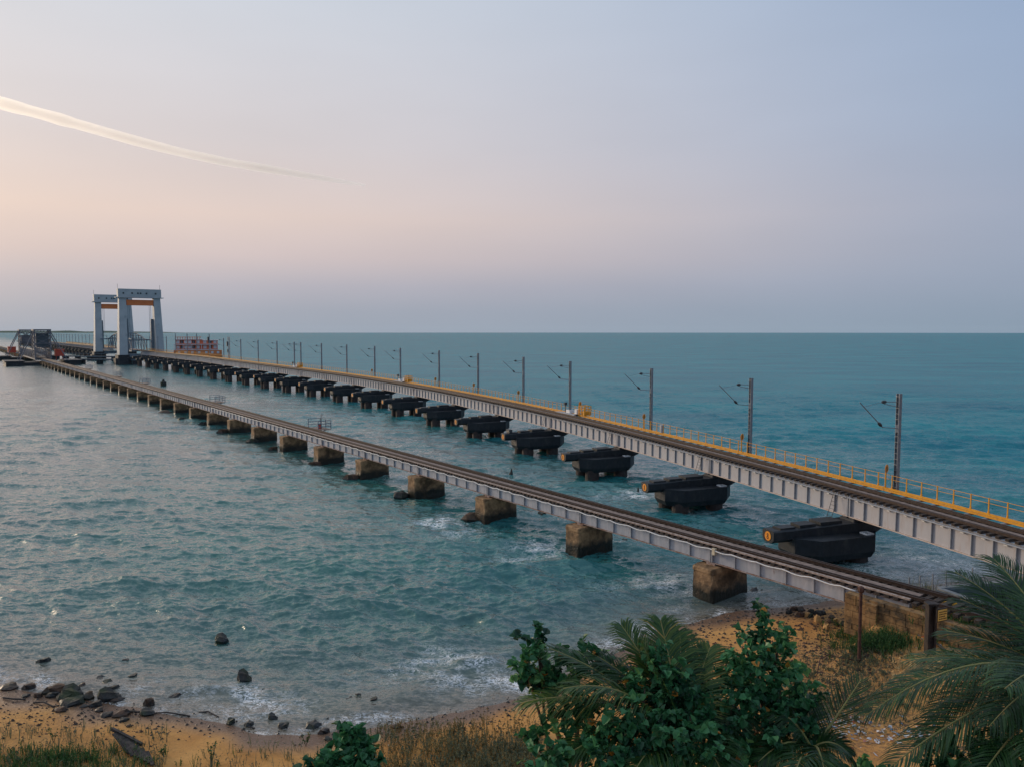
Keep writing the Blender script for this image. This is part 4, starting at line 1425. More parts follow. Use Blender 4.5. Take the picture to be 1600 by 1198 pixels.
# low fender jetties in the channel beside the lift towers
for k, (u, v, ln) in enumerate(((100, 563, 36), (125, 568.5, 46))):
    p = at_height(u, v, 0)
    FJ = frame(p, (0.90, -0.25, 0), (0.25, 0.90, 0))
    t = thing('fender_jetty', (0, 0, 0), ('low dark fender jetty in the channel before the lift towers, the farther one', 'low dark fender jetty in the channel before the lift towers, the nearer one')[k], 'jetty', 'fender jetties', mw=FJ)
    mb = MB(); mb.box(0, ln, -1.2, 1.2, 2.0, 2.6); mb.build('deck', M['concrete'], t, mw=FJ)
    for q in range(5):
        x = 1.5 + q * (ln - 3) / 4
        mb = MB(); mb.box(x - 1.2, x + 1.2, -.9, .9, -2, 2.0); mb.build('pile', M['cap'], t, mw=FJ)
    if k == 0:
        mb = MB(); mb.tube([(0, -1, 4), (ln, -1, 4)], .08, 4)
        for q in range(9): mb.tube([(q * ln / 8, -1, 2.6), (q * ln / 8, -1, 4)], .07, 4)
        mb.build('railing', M['truss'], t, mw=FJ)

# ------------------------------------------------------------------ red control house beyond the track
FH = new_frame(18.75 * NL, 12.0, 0)
hz = FH.translation.z
p0 = FH.translation
FH = frame((p0.x, p0.y, 0), (0.94, 0.34, 0), (-0.34, 0.94, 0))
ho = thing('control_house', (0, 0, 0), 'red and white three storey control house standing behind the new bridge', 'house', mw=FH)
HZ0 = 6.2
mb = MB(); mb.box(-10.5, 10.5, -1, 7, -2, 5.4); mb.build('foundation', M['cap'], ho, mw=FH)
mb = MB(); mb.box(-8.6, 2.2, 0, 6.5, 5.4, 12.6); mb.box(2.2, 8.6, 0.0, 6.5, 5.4, 12.2); mb.build('wall', M['wall_red'], ho, mw=FH)
mb = MB(); mb.box(-9.3, 10.4, -0.9, -0.05, 5.4, 8.0); mb.build('lower_wall', M['wall_orange'], ho, mw=FH)
for z in (8.05, 10.4):
    mb = MB(); mb.box(-9.2, 8.9, -1.0, -0.02, z, z + .32); mb.build('balcony', M['wall_pink'], ho, mw=FH)
mb = MB(); mb.box(-9.0, 2.4, -0.5, 6.8, 12.6, 12.85); mb.box(2.4, 8.9, -0.4, 6.8, 12.2, 12.45); mb.build('roof', M['wall_pink'], ho, mw=FH)
for k in range(11):
    x = -8.6 + k
    mb = MB(); mb.box(x - .13, x + .13, -.4, -.15, 12.86, 13.7); mb.build('parapet_post', M['wall_red'], ho, mw=FH)
mb = MB(); mb.box(-8.8, 2.0, -.4, -.15, 13.7, 13.9); mb.build('parapet_rail', M['wall_red'], ho, mw=FH)
for z in (8.75, 11.05):
    for k, x in enumerate((-7.6, -6.0, -4.4, -2.8, -1.2, 0.6, 3.4, 5.6, 7.6)):
        if z < 9 or True:
            mb = MB(); mb.box(x - .62, x + .62, -.08, -.01, z, z + 1.25)
            w = mb.build('window', M['window_pale'] if (k * 7 + int(z)) % 3 else M['window_dark'], ho, mw=FH)
            mb = MB(); mb.box(x - .62, x + .62, -.14, -.085, z - .1, z - .01); mb.box(x - .04, x + .04, -.12, -.085, z, z + 1.15); mb.build('frame', M['wall_pink'], w, mw=FH)
for k, x in enumerate((-7.2, -4.6, -1.8, 1.0, 3.9, 6.4, 8.8)):
    mb = MB(); mb.box(x - .5, x + .5, -.97, -.905, 6.5, 7.5); mb.build('window', M['window_pale'], ho, mw=FH)
for x in (-9.1, -5.5, -1.9, 2.0, 5.6, 8.7):
    mb = MB(); mb.box(x - .12, x + .12, -.98, -.74, 8.38, 10.39); mb.build('balcony_post', M['wall_pink'], ho, mw=FH)

# ------------------------------------------------------------------ stumps and marks in the water
def stump(u, v, h, r, label, cone=True):
    p = at_height(u, v, 0)
    mb = MB()
    if cone:
        mb.tube([(0, 0, -1), (0, 0, 0), (0, 0, h * .25), (0.05, 0, h * .55), (0.06, 0, h)], [r, r, r * .62, r * .34, r * .12], 9)
    else:
        mb.tube([(0, 0, -1), (0, 0, h * .6), (0, 0, h * .72), (0, 0, h)], [r, r, r * .45, r * .3], 9)
    tag(mb.build('pile_stump', M['rock'], mw=Matrix.Translation(p)), label, 'stump')
stump(798.5, 742.5, 0.85, 0.36, 'dark pointed stump in the open water between the two bridges')
stump(997, 768, 0.6, 0.09, 'thin black stake in breaking water by the second new pier cap', False)
stump(255.5, 603, 2.0, 0.85, 'dark round marker buoy with a narrow top far out between the bridges', False)
stump(78, 577, 0.8, 0.3, 'tiny dark stake in the water far out near the rolling lift span', False)
stump(47.5, 526, 1.4, 1.2, 'far dark stump in the water left of the rolling lift span', False)

# ------------------------------------------------------------------ rocks
def rock_mesh(seed, flat=0.55):
    r = random.Random(seed)
    mb = MB()
    n, rings = 7, 3
    v = [(0, 0, flat * r.uniform(.85, 1.0))]
    ph = [r.uniform(0, 6.3) for _ in range(4)]
    for j in range(1, rings + 1):
        a = j / rings * PI * 0.62
        for k in range(n):
            t = 2 * PI * k / n
            g = 1 + .16 * math.sin(2 * t + ph[0]) + .10 * math.sin(3 * t + ph[1] + a * 2) + r.uniform(-.22, .22)
            q = min(1.0, math.sin(a) ** 0.75)
            v.append((q * math.cos(t) * g, q * math.sin(t) * g * .8, flat * math.copysign(abs(math.cos(a)) ** .7, math.cos(a)) * (1 + r.uniform(-.3, .25))))
    f = [(0, 1 + k, 1 + (k + 1) % n) for k in range(n)]
    for j in range(rings - 1):
        for k in range(n):
            a, b = 1 + j * n, 1 + (j + 1) * n
            f.append((a + k, b + k, b + (k + 1) % n, a + (k + 1) % n))
    mb.add(v, f)
    return mb


rock_me = [rock_mesh(i, 0.45 + 0.06 * (i % 5)).mesh('rock', M['rock_brown'] if i % 3 == 2 else M['rock']) for i in range(9)]


def rock(u, v, w, h, label, group=None, k=None, name='rock'):
    p = on_ground(u, v + h * 0.42)
    d = math.hypot(p.x, p.y)
    sx = .86 * w / 2 / F_PX * math.hypot(d, CAM_H)
    k = RNG.integers(0, len(rock_me)) if k is None else k
    me = rock_me[int(k)]
    sz = max(h / F_PX * d * 0.85, sx * 0.35) / 0.8
    z = max(p.z, -0.12)
    if p.z < .03: sz *= 1.2
    m = Matrix.Translation((p.x, p.y, z)) @ Matrix.Rotation(RNG.uniform(-.5, .5), 4, 'Z') @ Matrix.Diagonal((sx, sx * 1.0, sz, 1))
    return tag(put(name, me, None, m), label, 'rock', group)


LB_ = [
    (346, 998, 26, 13, 'mossy dark rock alone in the water well off the beach'),
    (381, 1058, 27, 22, 'reddish brown block of rock standing in the shallows off the beach'),
    (68, 1034, 19, 8, 'low flat rock awash in the water off the far end of the beach'),
    (125, 1022, 16, 7, 'barely showing rock awash, farthest out off the left beach'),
    (197, 1033, 15, 6, 'small flat rock awash off the pile of beach rocks'),
    (14, 1070, 28, 9, 'long low rock at the water edge where the beach meets the frame'),
    (47, 1071, 20, 10, 'square dark rock at the water edge beside the long low rock'),
    (60, 1084, 14, 10, 'rounded dark rock on wet sand below the square rock'),
    (40, 1085, 13, 6, 'small brown rock on wet sand by the rounded rock'),
    (206, 1059, 21, 7, 'flat rock awash just beyond the pile of beach rocks'),
    (230, 1070, 10, 9, 'small round rock standing in the foam beyond the rock pile'),
    (274, 1087, 22, 10, 'low blue grey rock in the foam past the rock pile'),
    (234, 1095, 18, 16, 'upright dark boulder on the wet sand past the rock pile'),
    (229, 1111, 24, 9, 'long tan rock lying on sand below the upright boulder'),
    (190, 1112, 24, 12, 'brown slab on the sand below the rock pile'),
    (167, 1114, 20, 9, 'dark slab on the sand beside the brown slab'),
    (193, 1122, 16, 8, 'small pale rock on the sand below the brown slab'),
    (95, 1106, 18, 9, 'dark rock with a trailing root on the dry sand'),
    (202, 1132, 8, 6, 'tiny red brown stone alone on the dry sand'),
    (361, 1124, 17, 13, 'dark boulder at the foam edge in the middle of the beach'),
    (389, 1128, 17, 11, 'blue black boulder next along the foam edge'),
    (426, 1119, 18, 13, 'brown boulder in the foam, middle of the beach'),
    (443, 1131, 21, 13, 'red brown boulder at the tide line in the middle of the beach'),
    (489, 1129, 27, 14, 'large green black boulder at the tide line above the round leaved bush'),
    (514, 1124, 13, 7, 'flat rock in the shallows beside the large green boulder'),
    (507, 1140, 20, 9, 'mossy flat rock on the sand below the large green boulder'),
    (532, 1140, 22, 8, 'mossy long rock on the sand touching the round leaved bush'),
    (512, 1152, 14, 6, 'low brown stone on the sand below the mossy rocks'),
    (546, 1094, 22, 14, 'brown topped rock of the mossy cluster in the shallows'),
    (560, 1088, 13, 11, 'small mossy rock behind the mossy cluster in the shallows'),
    (582, 1098, 23, 15, 'jagged green rock of the mossy cluster in the shallows'),
    (572, 1090, 14, 9, 'dark rock in the middle of the mossy cluster'),
    (620, 1132, 17, 8, 'dark brown rock at the tide line above the dry weeds'),
    (344, 1080, 9, 5, 'small rock awash in the foam in the middle of the beach'),
    (412, 1081, 10, 6, 'small dark rock awash beside the reddish block'),
    (432, 1086, 20, 7, 'long low rock awash in the swirling shallows'),
    (735, 806, 28, 15, 'notched dark rock in the water beside the third stone pier'),
    (626, 771, 22, 14, 'dark boulder in the water beside the fourth stone pier'),
    (645, 769, 12, 6, 'small dark rock touching the fourth stone pier'),
    (550, 745, 22, 9, 'pair of dark humps beside the fifth stone pier'),
    (492, 725, 20, 9, 'dark rock at the foot of the sixth stone pier'),
    (427, 701, 13, 7, 'small pointed rock beside the seventh stone pier'),
    (395, 688, 16, 8, 'dark slab at the foot of the eighth stone pier'),
    (350, 673, 16, 7, 'small pointed rock beside the ninth stone pier'),
    (317, 663, 11, 6, 'square dark rock beside the tenth stone pier'),
    (285, 654, 11, 5, 'thin dark rock awash beside the eleventh stone pier'),
    (257, 643, 17, 5, 'long rock awash beside the twelfth stone pier'),
    (847, 802, 17, 7, 'dark rock showing under the old bridge girder past the third pier'),
    (976, 844, 15, 7, 'dark rock showing under the old bridge girder past the second pier'),
    (1187, 857, 26, 10, 'broken brown rock in the water behind the old bridge near the first dark cap'),
    (1178, 923, 16, 9, 'weedy rock in the shallows beside the first stone pier'),
    (1192, 924, 12, 8, 'small weedy rock beside the weedy rock near the first stone pier'),
    (657, 736, 13, 6, 'small brown rock behind the old bridge girder between the fourth and fifth pier'),
]
for a in LB_:
    g_ = 1.35 if a[1] < 810 else 1.0
    rock(a[0], a[1], a[2] * g_, a[3] * g_, a[4])
pile = [(128, 1070, 15, 14), (88, 1075, 34, 15), (112, 1080, 38, 18), (104, 1086, 30, 14), (114, 1092, 40, 14), (138, 1084, 19, 16), (168, 1084, 34, 18), (182, 1089, 22, 12),
        (168, 1068, 26, 10), (158, 1061, 20, 7), (150, 1098, 18, 10), (155, 1106, 14, 9), (84, 1083, 20, 10), (176, 1076, 22, 12), (131, 1101, 12, 6)]
pile_lab = ['tall dark rock at the seaward top of the beach rock pile', 'low rock at the left end of the beach rock pile', 'largest dark rock in the middle of the beach rock pile', 'rock below the largest one in the beach rock pile',
            'long slab along the lower edge of the beach rock pile', 'square rock between the two halves of the beach rock pile', 'big layered rock in the right half of the beach rock pile', 'rock at the right end of the beach rock pile on wet sand',
            'flat rock on the seaward side of the right half of the pile', 'thin flat rock awash at the top of the rock pile', 'rock fallen on the sand below the square rock of the pile', 'lowest loose rock on the sand under the beach rock pile',
            'rock tucked behind the left end of the beach rock pile', 'rock propped against the big layered rock of the pile', 'small stone on the sand under the long slab of the pile']
for a, lb in zip(pile, pile_lab):
    rock(*a, lb, 'rocks of the beach rock pile')
# dark boulders at the shore under the landward span
for k in range(16):
    u, v = 1232 + k * 7 + RNG.uniform(-6, 6), 945 + k * 1.9 + RNG.uniform(-6, 9)
    rock(u, v, RNG.uniform(10, 20), RNG.uniform(7, 12), 'dark boulder in the row at the shore under the landward girder, %s from the sea' % ORD[k], 'boulders under the landward girder')
for k, (u, v, w, h) in enumerate(((1277, 962, 14, 20), (1291, 975, 12, 17), (1262, 958, 12, 10), (1330, 985, 14, 12), (1305, 968, 11, 9))):
    m_ = rock(u, v, w, h, ['upright tan stone block under the landward girder', 'smaller upright tan block beside the tall one under the girder', 'leaning tan stone by the dark boulders under the girder',
                           'yellow stone by the bush in front of the abutment', 'tan stone half hidden behind the upright blocks'][k], k=k)
    m_.data = m_.data.copy(); m_.data.materials.clear(); m_.data.materials.append(M['rubble'])

# scattered beach stones and yellow rubble, nobody's to count
mb = MB()
def pebble(p, r, tint=None):
    a = RNG.uniform(0, 6.3)
    v = [(p.x + r * math.cos(a + t) * RNG.uniform(.7, 1.2), p.y + r * math.sin(a + t) * RNG.uniform(.6, 1), p.z - r * .2) for t in (0, 1.26, 2.5, 3.8, 5.0)]
    top = (p.x, p.y, p.z + r * RNG.uniform(.35, .8))
    mb.add(v + [top], [(i, (i + 1) % 5, 5) for i in range(5)])
for p in on_ground_many(RNG.uniform(0, 820, 2600), RNG.normal(1112, 22, 2600)):
    if -0.2 < p.z and inland(p.x, p.y) > -0.5: pebble(p, .02 + .11 * RNG.random() ** 3)
for p in on_ground_many(RNG.uniform(930, 1360, 5200), RNG.uniform(950, 1110, 5200)):
    if inland(p.x, p.y) > -0.3: pebble(p, .02 + .15 * RNG.random() ** 2.2)
tag(mb.build('beach_pebbles', M['rock_brown']), kind='stuff')
mb = MB()
for p in on_ground_many(RNG.uniform(1395, 1600, 700), RNG.uniform(1012, 1068, 700)):
    pebble(p, RNG.uniform(.05, .17))
for p in on_ground_many(RNG.uniform(1270, 1420, 260), RNG.uniform(1010, 1060, 260)):
    pebble(p, RNG.uniform(.04, .10))
tag(mb.build('rubble', M['rubble']), kind='stuff')

# driftwood, roots and scraps on the sand
def stick(pts, r, label, name='driftwood', m='driftwood'):
    q = []
    for u, v, h in pts:
        p = on_ground(u, v); q.append(p + Vector((0, 0, h)))
    mb = MB(); mb.tube(q, r, 6)
    tag(mb.build(name, M[m]), label, 'driftwood')
stick([(5, 1091, .05), (22, 1094, .08), (40, 1093, .04)], .04, 'thin dark branch lying on the sand at the beach end')
stick([(52, 1098, .03), (68, 1099, .09), (82, 1104, .04), (92, 1105, .1)], .035, 'crooked root running across the sand to a dark rock')
stick([(203, 1112, .05), (216, 1115, .1), (232, 1111, .04)], .04, 'dark stick beside the long tan rock')
stick([(243, 1114, .03), (262, 1115, .08), (285, 1117, .04), (297, 1119, .03)], .03, 'long thin stick along the wrack line of the beach')
stick([(311, 1113, .03), (325, 1114, .09), (342, 1121, .04)], .03, 'bent stick near the foam edge in the middle of the beach')
stick([(388, 1136, .03), (398, 1139, .06)], .03, 'short stick on wet sand by the blue black boulder')
# the broken hull planks: each plank its own piece
p = on_ground(205, 1176)
bw = thing('boat_wreck', p, 'broken black plank wreck half buried above the beach weeds', 'wreck')
for k in range(7):
    a, b = on_ground(182 + k * 8, 1160 + k * 3.0), on_ground(206 + k * 5.5, 1180 + k * 3.2)
    a += Vector((0, 0, .42 - .05 * k)); b += Vector((0, 0, .12))
    mb = MB(); mb.bar(a, b, .30 if k < 2 else .12, .05); mb.build('plank', M['driftwood'], bw)
a, b = on_ground(176, 1157) + Vector((0, 0, .5)), on_ground(222, 1172) + Vector((0, 0, .25))
mb = MB(); mb.bar(a, b, .10, .12); mb.build('gunwale', M['driftwood'], bw)

# ------------------------------------------------------------------ posts, sign, wall, fence by the abutment
p = on_ground(1342, 1034); q = at_depth(1345.5, 916, p.y)
t = thing('rusty_post', p, 'tall thin rusty post with a knobbed head standing before the abutment', 'post')
mb = MB(); mb.tube([p - Vector((0, 0, .3)), q], [.085, .075], 8); mb.build('pole', M['rust_post'], t)
mb = MB(); mb.tube([q - Vector((0, 0, .28)), q - Vector((0, 0, .2)), q - Vector((0, 0, .03)), q + Vector((0, 0, .02))], [.09, .15, .15, .06], 8); mb.build('head', M['rust_post'], t)

p = at_height(1453, 1011, 2.2); q = at_depth(1455.5, 944, p.y)
t = thing('sign_post', p, 'thick black post carrying a small framed yellow notice board', 'sign')
mb = MB()
mb.box(p.x - .19, p.x - .10, p.y - .16, p.y + .16, p.z - .3, q.z); mb.box(p.x + .10, p.x + .19, p.y - .16, p.y + .16, p.z - .3, q.z); mb.box(p.x - .10, p.x + .10, p.y - .04, p.y + .04, p.z - .3, q.z - .01)
mb.build('post', M['black_post'], t)
mb = MB(); mb.box(p.x - .24, p.x + .24, p.y - .2, p.y + .2, q.z, q.z + .09); mb.build('cap', M['black_post'], t)
SB_ = Matrix.Translation((p.x + .33, p.y - .30, q.z - .66)) @ Matrix.Rotation(math.radians(24), 4, 'Z')
mb = MB(); mb.box(-.34, .34, 0, .05, 0, .60); mb.build('frame', M['black_post'], t, mw=SB_)
mb = MB(); mb.box(-.29, .29, -.02, -.003, .05, .55); bd = mb.build('board', M['sign_yellow'], t, mw=SB_)
for k, (w, z) in enumerate(((.44, .45), (.48, .345), (.40, .24), (.46, .135))):
    mb = MB(); x = -.24
    while x < -.24 + w:
        l_ = RNG.uniform(.05, .11); mb.box(x, min(x + l_, .26), -.026, -.022, z - .022, z + .022); x += l_ + .022
    mb.build('lettering', M['disc_black'], bd, mw=SB_)

# pipes and bars lying by the sign post
for k, pts in enumerate(([(1462, 1008, .15), (1480, 1022, .12), (1500, 1040, .1), (1510, 1046, .12)], [(1456, 1003, .2), (1500, 1008, .15), (1545, 1014, .2)], [(1442, 1040, .1), (1450, 1026, .15), (1457, 1012, .2)])):
    q = [on_ground(u, v) + Vector((0, 0, h)) for u, v, h in pts]
    mb = MB(); mb.tube(q, .06 if k < 2 else .045, 7)
    tag(mb.build('pipe', M['pipe_black' if k < 2 else 'rust_post'], smooth=True), ['black pipe sloping down the rubble from the sign post', 'dark pipe running level past the sign post', 'rusty bar propped on the rubble below the sign post'][k], 'pipe')
q = [on_ground(u, v) + Vector((0, 0, h)) for u, v, h in ((1342, 1036, .15), (1318, 1036, .25), (1295, 1036, .45), (1281, 1042, .4), (1276, 1058, .1))]
mb = MB(); mb.tube(q, .022, 6)
tag(mb.build('wire', M['rust_post'], smooth=True), 'rusty bent wire arching from the thin post to the sand', 'wire')

# concrete sea wall with a fence beyond the track
A = at_height(1467, 917, 2.5); B = at_height(1640, 900, 2.5); Cc = at_height(1560, 948, 2.5)
sw = thing('sea_wall', A, 'grey concrete sea wall with a pale coping beyond the railway track', 'wall')
def wall_run(P, Q, z0, z1, th, nm, m):
    mb = MB(); mb.bar((P.x, P.y, (z0 + z1) / 2), (Q.x, Q.y, (z0 + z1) / 2), th, z1 - z0); mb.build(nm, M[m], sw)
wall_run(A, B, -1.5, 2.40, .5, 'wall', 'concrete'); wall_run(A, Cc, -1.5, 2.37, .5, 'wall', 'concrete')
wall_run(A, B, 2.41, 2.50, .3, 'coping', 'concrete_edge'); wall_run(A, Cc, 2.39, 2.48, .3, 'coping', 'concrete_edge')
fp = [at_height(u, v, 2.5) for u, v in ((1420, 925), (1437, 922), (1457, 919), (1478, 915.5), (1498, 912), (1519, 909))]
fe = thing('wire_fence', fp[0], 'thin wire fence of dark posts along the sea wall beyond the track', 'fence')
for k, P in enumerate(fp):
    mb = MB(); mb.tube([(P.x, P.y, 0.5), (P.x, P.y, 3.35)], .035, 5); mb.build('post', M['mast'], fe)
for z in (2.75, 3.0, 3.25):
    mb = MB(); mb.tube([(P.x, P.y, z + .04 * math.sin(i * 2.1 + z)) for i, P in enumerate(fp)], .009, 4); mb.build('wire', M['mast'], fe)

P = at_height(1485, 966, 2.4)
yb = thing('yellow_grille', P, 'yellow slatted box standing behind the sign post by the track', 'box')
mb = MB(); mb.box(P.x - .24, P.x + .24, P.y - .2, P.y + .2, P.z - .6, P.z + .74); mb.build('body', M['dust'], yb)
for k in range(6):
    mb = MB(); mb.box(P.x - .26, P.x + .26, P.y - .24, P.y - .203, P.z + .02 + k * .12, P.z + .09 + k * .12); mb.build('slat', M['yellow'], yb)
mb = MB(); mb.box(P.x - .26, P.x + .26, P.y - .22, P.y + .22, P.z + .743, P.z + .80); mb.build('lid', M['yellow'], yb)
mb = MB(); mb.tube([(P.x - .7, P.y - .3, P.z - .02), (P.x + .9, P.y - .3, P.z - .06)], .05, 6)
tag(mb.build('yellow_bar', M['yellow']), 'yellow bar laid level in front of the yellow slatted box', 'bar')

# litter between the trees
mb = MB()
for k in range(420):
    c = [(1310, 1128, 25, 8), (1420, 1145, 35, 9), (1340, 1150, 40, 14), (1500, 1002, 40, 8), (1260, 1120, 30, 12)][k % 5]
    p = on_ground(RNG.normal(c[0], c[2]), RNG.normal(c[1], c[3]))
    r = RNG.uniform(.02, .09); a = RNG.uniform(0, 6.3)
    d1, d2 = Vector((math.cos(a), math.sin(a), RNG.uniform(-.3, .3))) * r, Vector((-math.sin(a), math.cos(a), RNG.uniform(-.2, .6))) * r * .7
    p += Vector((0, 0, .05))
    mb.add([p - d1 - d2, p + d1 - d2 * .7, p + d1 * .8 + d2 + Vector((0, 0, r * .3)), p - d1 * .7 + d2], [(0, 1, 2), (0, 2, 3)], 0, float(RNG.random()))
tag(mb.build('litter', M['litter']), kind='stuff')

# ------------------------------------------------------------------ vegetation
def leaf(mb, p, d, n, L, W, tint, fold=0.25):
    """one folded heart-shaped leaf: p base, d towards the tip, n its upper side"""
    d = d.normalized(); s_ = d.cross(n)
    if s_.length < 1e-4: s_ = Vector((1, 0, 0))
    s_.normalize(); n = s_.cross(d).normalized()
    f = n * (W * fold)
    mb.add([p, p + d * L * .22 + s_ * W * .5 + f, p + d * L * .62 + s_ * W * .40 + f * .8, p + d * L - n * L * .12,
            p + d * L * .62 - s_ * W * .40 + f * .8, p + d * L * .22 - s_ * W * .5 + f], [(0, 1, 2, 3), (0, 3, 4, 5)], 0, tint)


def rvec():
    v = Vector(RNG.normal(size=3))
    return v.normalized() if v.length > 1e-6 else Vector((0, 0, 1))


def broadleaf(label, blobs, base_uv, base_d, name='broadleaf_tree', size=0.118, dens=1.0, cat='tree'):
    """trunk, limbs and a crown of separate leaves; blobs: (u, v, rx, rv, depth) give the crown's clumps"""
    P0 = at_depth(base_uv[0], base_uv[1], base_d)
    g = gh(P0.x, P0.y)
    root = Vector((P0.x, P0.y, g))
    t = thing(name, root, label, cat)
    cs = []
    for u, v, rx, rv, d in blobs:
        c = at_depth(u, v + (26 if cat == 'bush' else 14), d); k = d / F_PX
        cs.append((c, rx * k * .92, rv * k * .92))
    top = max(c.z for c, _, _ in cs)
    fork = Vector((P0.x, P0.y, g + (min(c.z for c, _, _ in cs) - g) * .55))
    mb = MB(); mb.tube([root - Vector((0, 0, .3)), root.lerp(fork, .5) + Vector((.12, .05, 0)), fork], [.16, .12, .10], 8); mb.build('trunk', M['bark'], t, smooth=True)
    fol = MB()
    for c, rx, rz in cs:
        bo = RNG.uniform(-.16, .26)
        mb = MB(); m_ = fork.lerp(c, .55) + Vector((RNG.uniform(-.2, .2), RNG.uniform(-.2, .2), .1))
        mb.tube([fork, m_, c, c + Vector((RNG.uniform(-.1, .1), 0, rz * .85))], [.06, .04, .025, .008], 6); mb.build('limb', M['bark'], t, smooth=True)
        ry = (rx + rz) * .5
        nsp = max(6, int(dens * 20 * (rx * rz) ** .75 * 4.0))
        for _ in range(nsp):
            o = rvec(); o.z = abs(o.z) * .9 - .25
            st = c + Vector((o.x * rx, o.y * ry, o.z * rz)) * RNG.uniform(.05, .55)
            d = (o + Vector((0, 0, .45)) + rvec() * .35).normalized()
            Ls = RNG.uniform(.5, 1.4) * (rx + rz) * .58 + .08
            e = st + d * Ls; mid = st.lerp(e, .5) + rvec() * Ls * .12
            fol.tube([st, mid, e], [.010, .007, .003], 3, cap=False, tint=0.02)
            bt = RNG.random() ** 1.3
            nl = int(6 + Ls * 24)
            for q in range(nl):
                f = RNG.uniform(.15, 1.05)
                pp = (st.lerp(mid, f * 2) if f < .5 else mid.lerp(e, f * 2 - 1)) + rvec() * .03
                ld = rvec() * .9 + d * .45 + Vector((0, 0, -.30))
                nrm = Vector((0, 0, 1)) + rvec() * .6 + o * .35
                tint = min(.92, max(0, bo + bt * .45 + RNG.random() * .42))
                if RNG.random() < .009: tint = RNG.uniform(.95, 1.0)
                L = size * RNG.choice([.6, .8, 1.0, 1.25, 1.5]) * RNG.uniform(.9, 1.1)
                leaf(fol, pp, ld, nrm, L, L * .95, float(tint))
    fol.build('foliage', M['leaf'], t)
    return t


def frond_mesh(name, p0, p1, arch, leaf_len, n=84, hang=0.55, tint0=0.3, wind=(-.25, 0, 0), wide=1.0, parent=None):
    p0, p1 = Vector(p0), Vector(p1)
    ctl = p0.lerp(p1, .45) + Vector((0, 0, arch))
    ctl2 = ctl
    fr = MB()
    B = lambda t: p0 * (1 - t) ** 2 + ctl2 * 2 * t * (1 - t) + p1 * t * t
    T = lambda t: ((ctl2 - p0) * (1 - t) + (p1 - ctl2) * t).normalized()
    rc = MB(); rc.tube([B(k / 12) for k in range(13)], [.035 * (1 - k / 13) + .006 for k in range(13)], 5)
    W = Vector(wind)
    for k in range(n):
        t = .10 + .90 * (k + RNG.uniform(-.3, .3)) / n
        p, d = B(min(t, 1)), T(min(t, 1))
        s_ = d.cross(Vector((0, 0, 1)))
        if s_.length < .05: s_ = Vector((1, 0, 0))
        s_.normalize(); up = s_.cross(d).normalized()
        L = 1.22 * leaf_len * (math.sin(PI * min(1, .16 + .80 * t)) ** .7 * .85 + .15) * RNG.uniform(.88, 1.1)
        if t > .93: L *= .75
        for sd in (-1, 1):
            fwd = .45 + .9 * t
            dir0 = (s_ * sd * 1.0 + d * fwd + up * .22 + rvec() * .07).normalized()
            w = .0125 * wide * RNG.uniform(.8, 1.2)
            q = [p]
            dd = dir0
            for j in range(3):
                q.append(q[-1] + dd * L / 3)
                dd = (dd + Vector((0, 0, -hang * (.5 + .5 * j))) + W * .5 + rvec() * .04).normalized()
            sw = up.cross(dir0).normalized() if up.cross(dir0).length > .01 else s_
            sw = (sw + rvec() * .25).normalized()
            ws = [w * .6, w * 1.1, w * .85, w * .12]
            v = []
            for j, x in enumerate(q):
                v += [x - sw * ws[j], x + sw * ws[j]]
            tt = tint0 + RNG.uniform(-.25, .3) + (.25 if RNG.random() < .06 else 0)
            fr.add(v, [(0, 1, 3, 2), (2, 3, 5, 4), (4, 5, 7, 6)], 0, float(min(1, max(0, tt))))
    o = fr.build('frond', M['frond'], parent)
    rc.build('rib', M['rachis'], o, smooth=True)
    return o


def palm(label, crown_uv, d, fronds, lean=(0, 0), leaf_len=.75, extra=0, trunk_r=.16):
    C = at_depth(crown_uv[0], crown_uv[1], d)
    g = gh(C.x + lean[0], C.y + lean[1])
    root = Vector((C.x + lean[0], C.y + lean[1], g))
    t = thing('coconut_palm', root, label, 'palm tree')
    mb = MB(); mb.tube([root - Vector((0, 0, .3)), root.lerp(C, .35) + Vector((lean[0] * -.1, 0, 0)), root.lerp(C, .7), C], [trunk_r * 1.3, trunk_r, trunk_r * .9, trunk_r * .8], 9)
    mb.build('trunk', M['palm_bark'], t, smooth=True)
    for f in fronds:
        u, v, dd, arch = f[:4]
        kw = f[4] if len(f) > 4 else {}
        frond_mesh('frond', C + Vector((0, 0, .05)), at_depth(u, v, d + dd), arch, kw.pop('ll', leaf_len), parent=t, **kw)
    for k in range(extra):
        a = 2 * PI * k / extra + RNG.uniform(-.2, .2)
        e = RNG.uniform(-.1, .7); L = RNG.uniform(2.4, 3.2)
        frond_mesh('frond', C, C + Vector((math.cos(a) * L, math.sin(a) * L, L * (e - .25))), .8, leaf_len, parent=t, tint0=RNG.uniform(.1, .45))
    return t


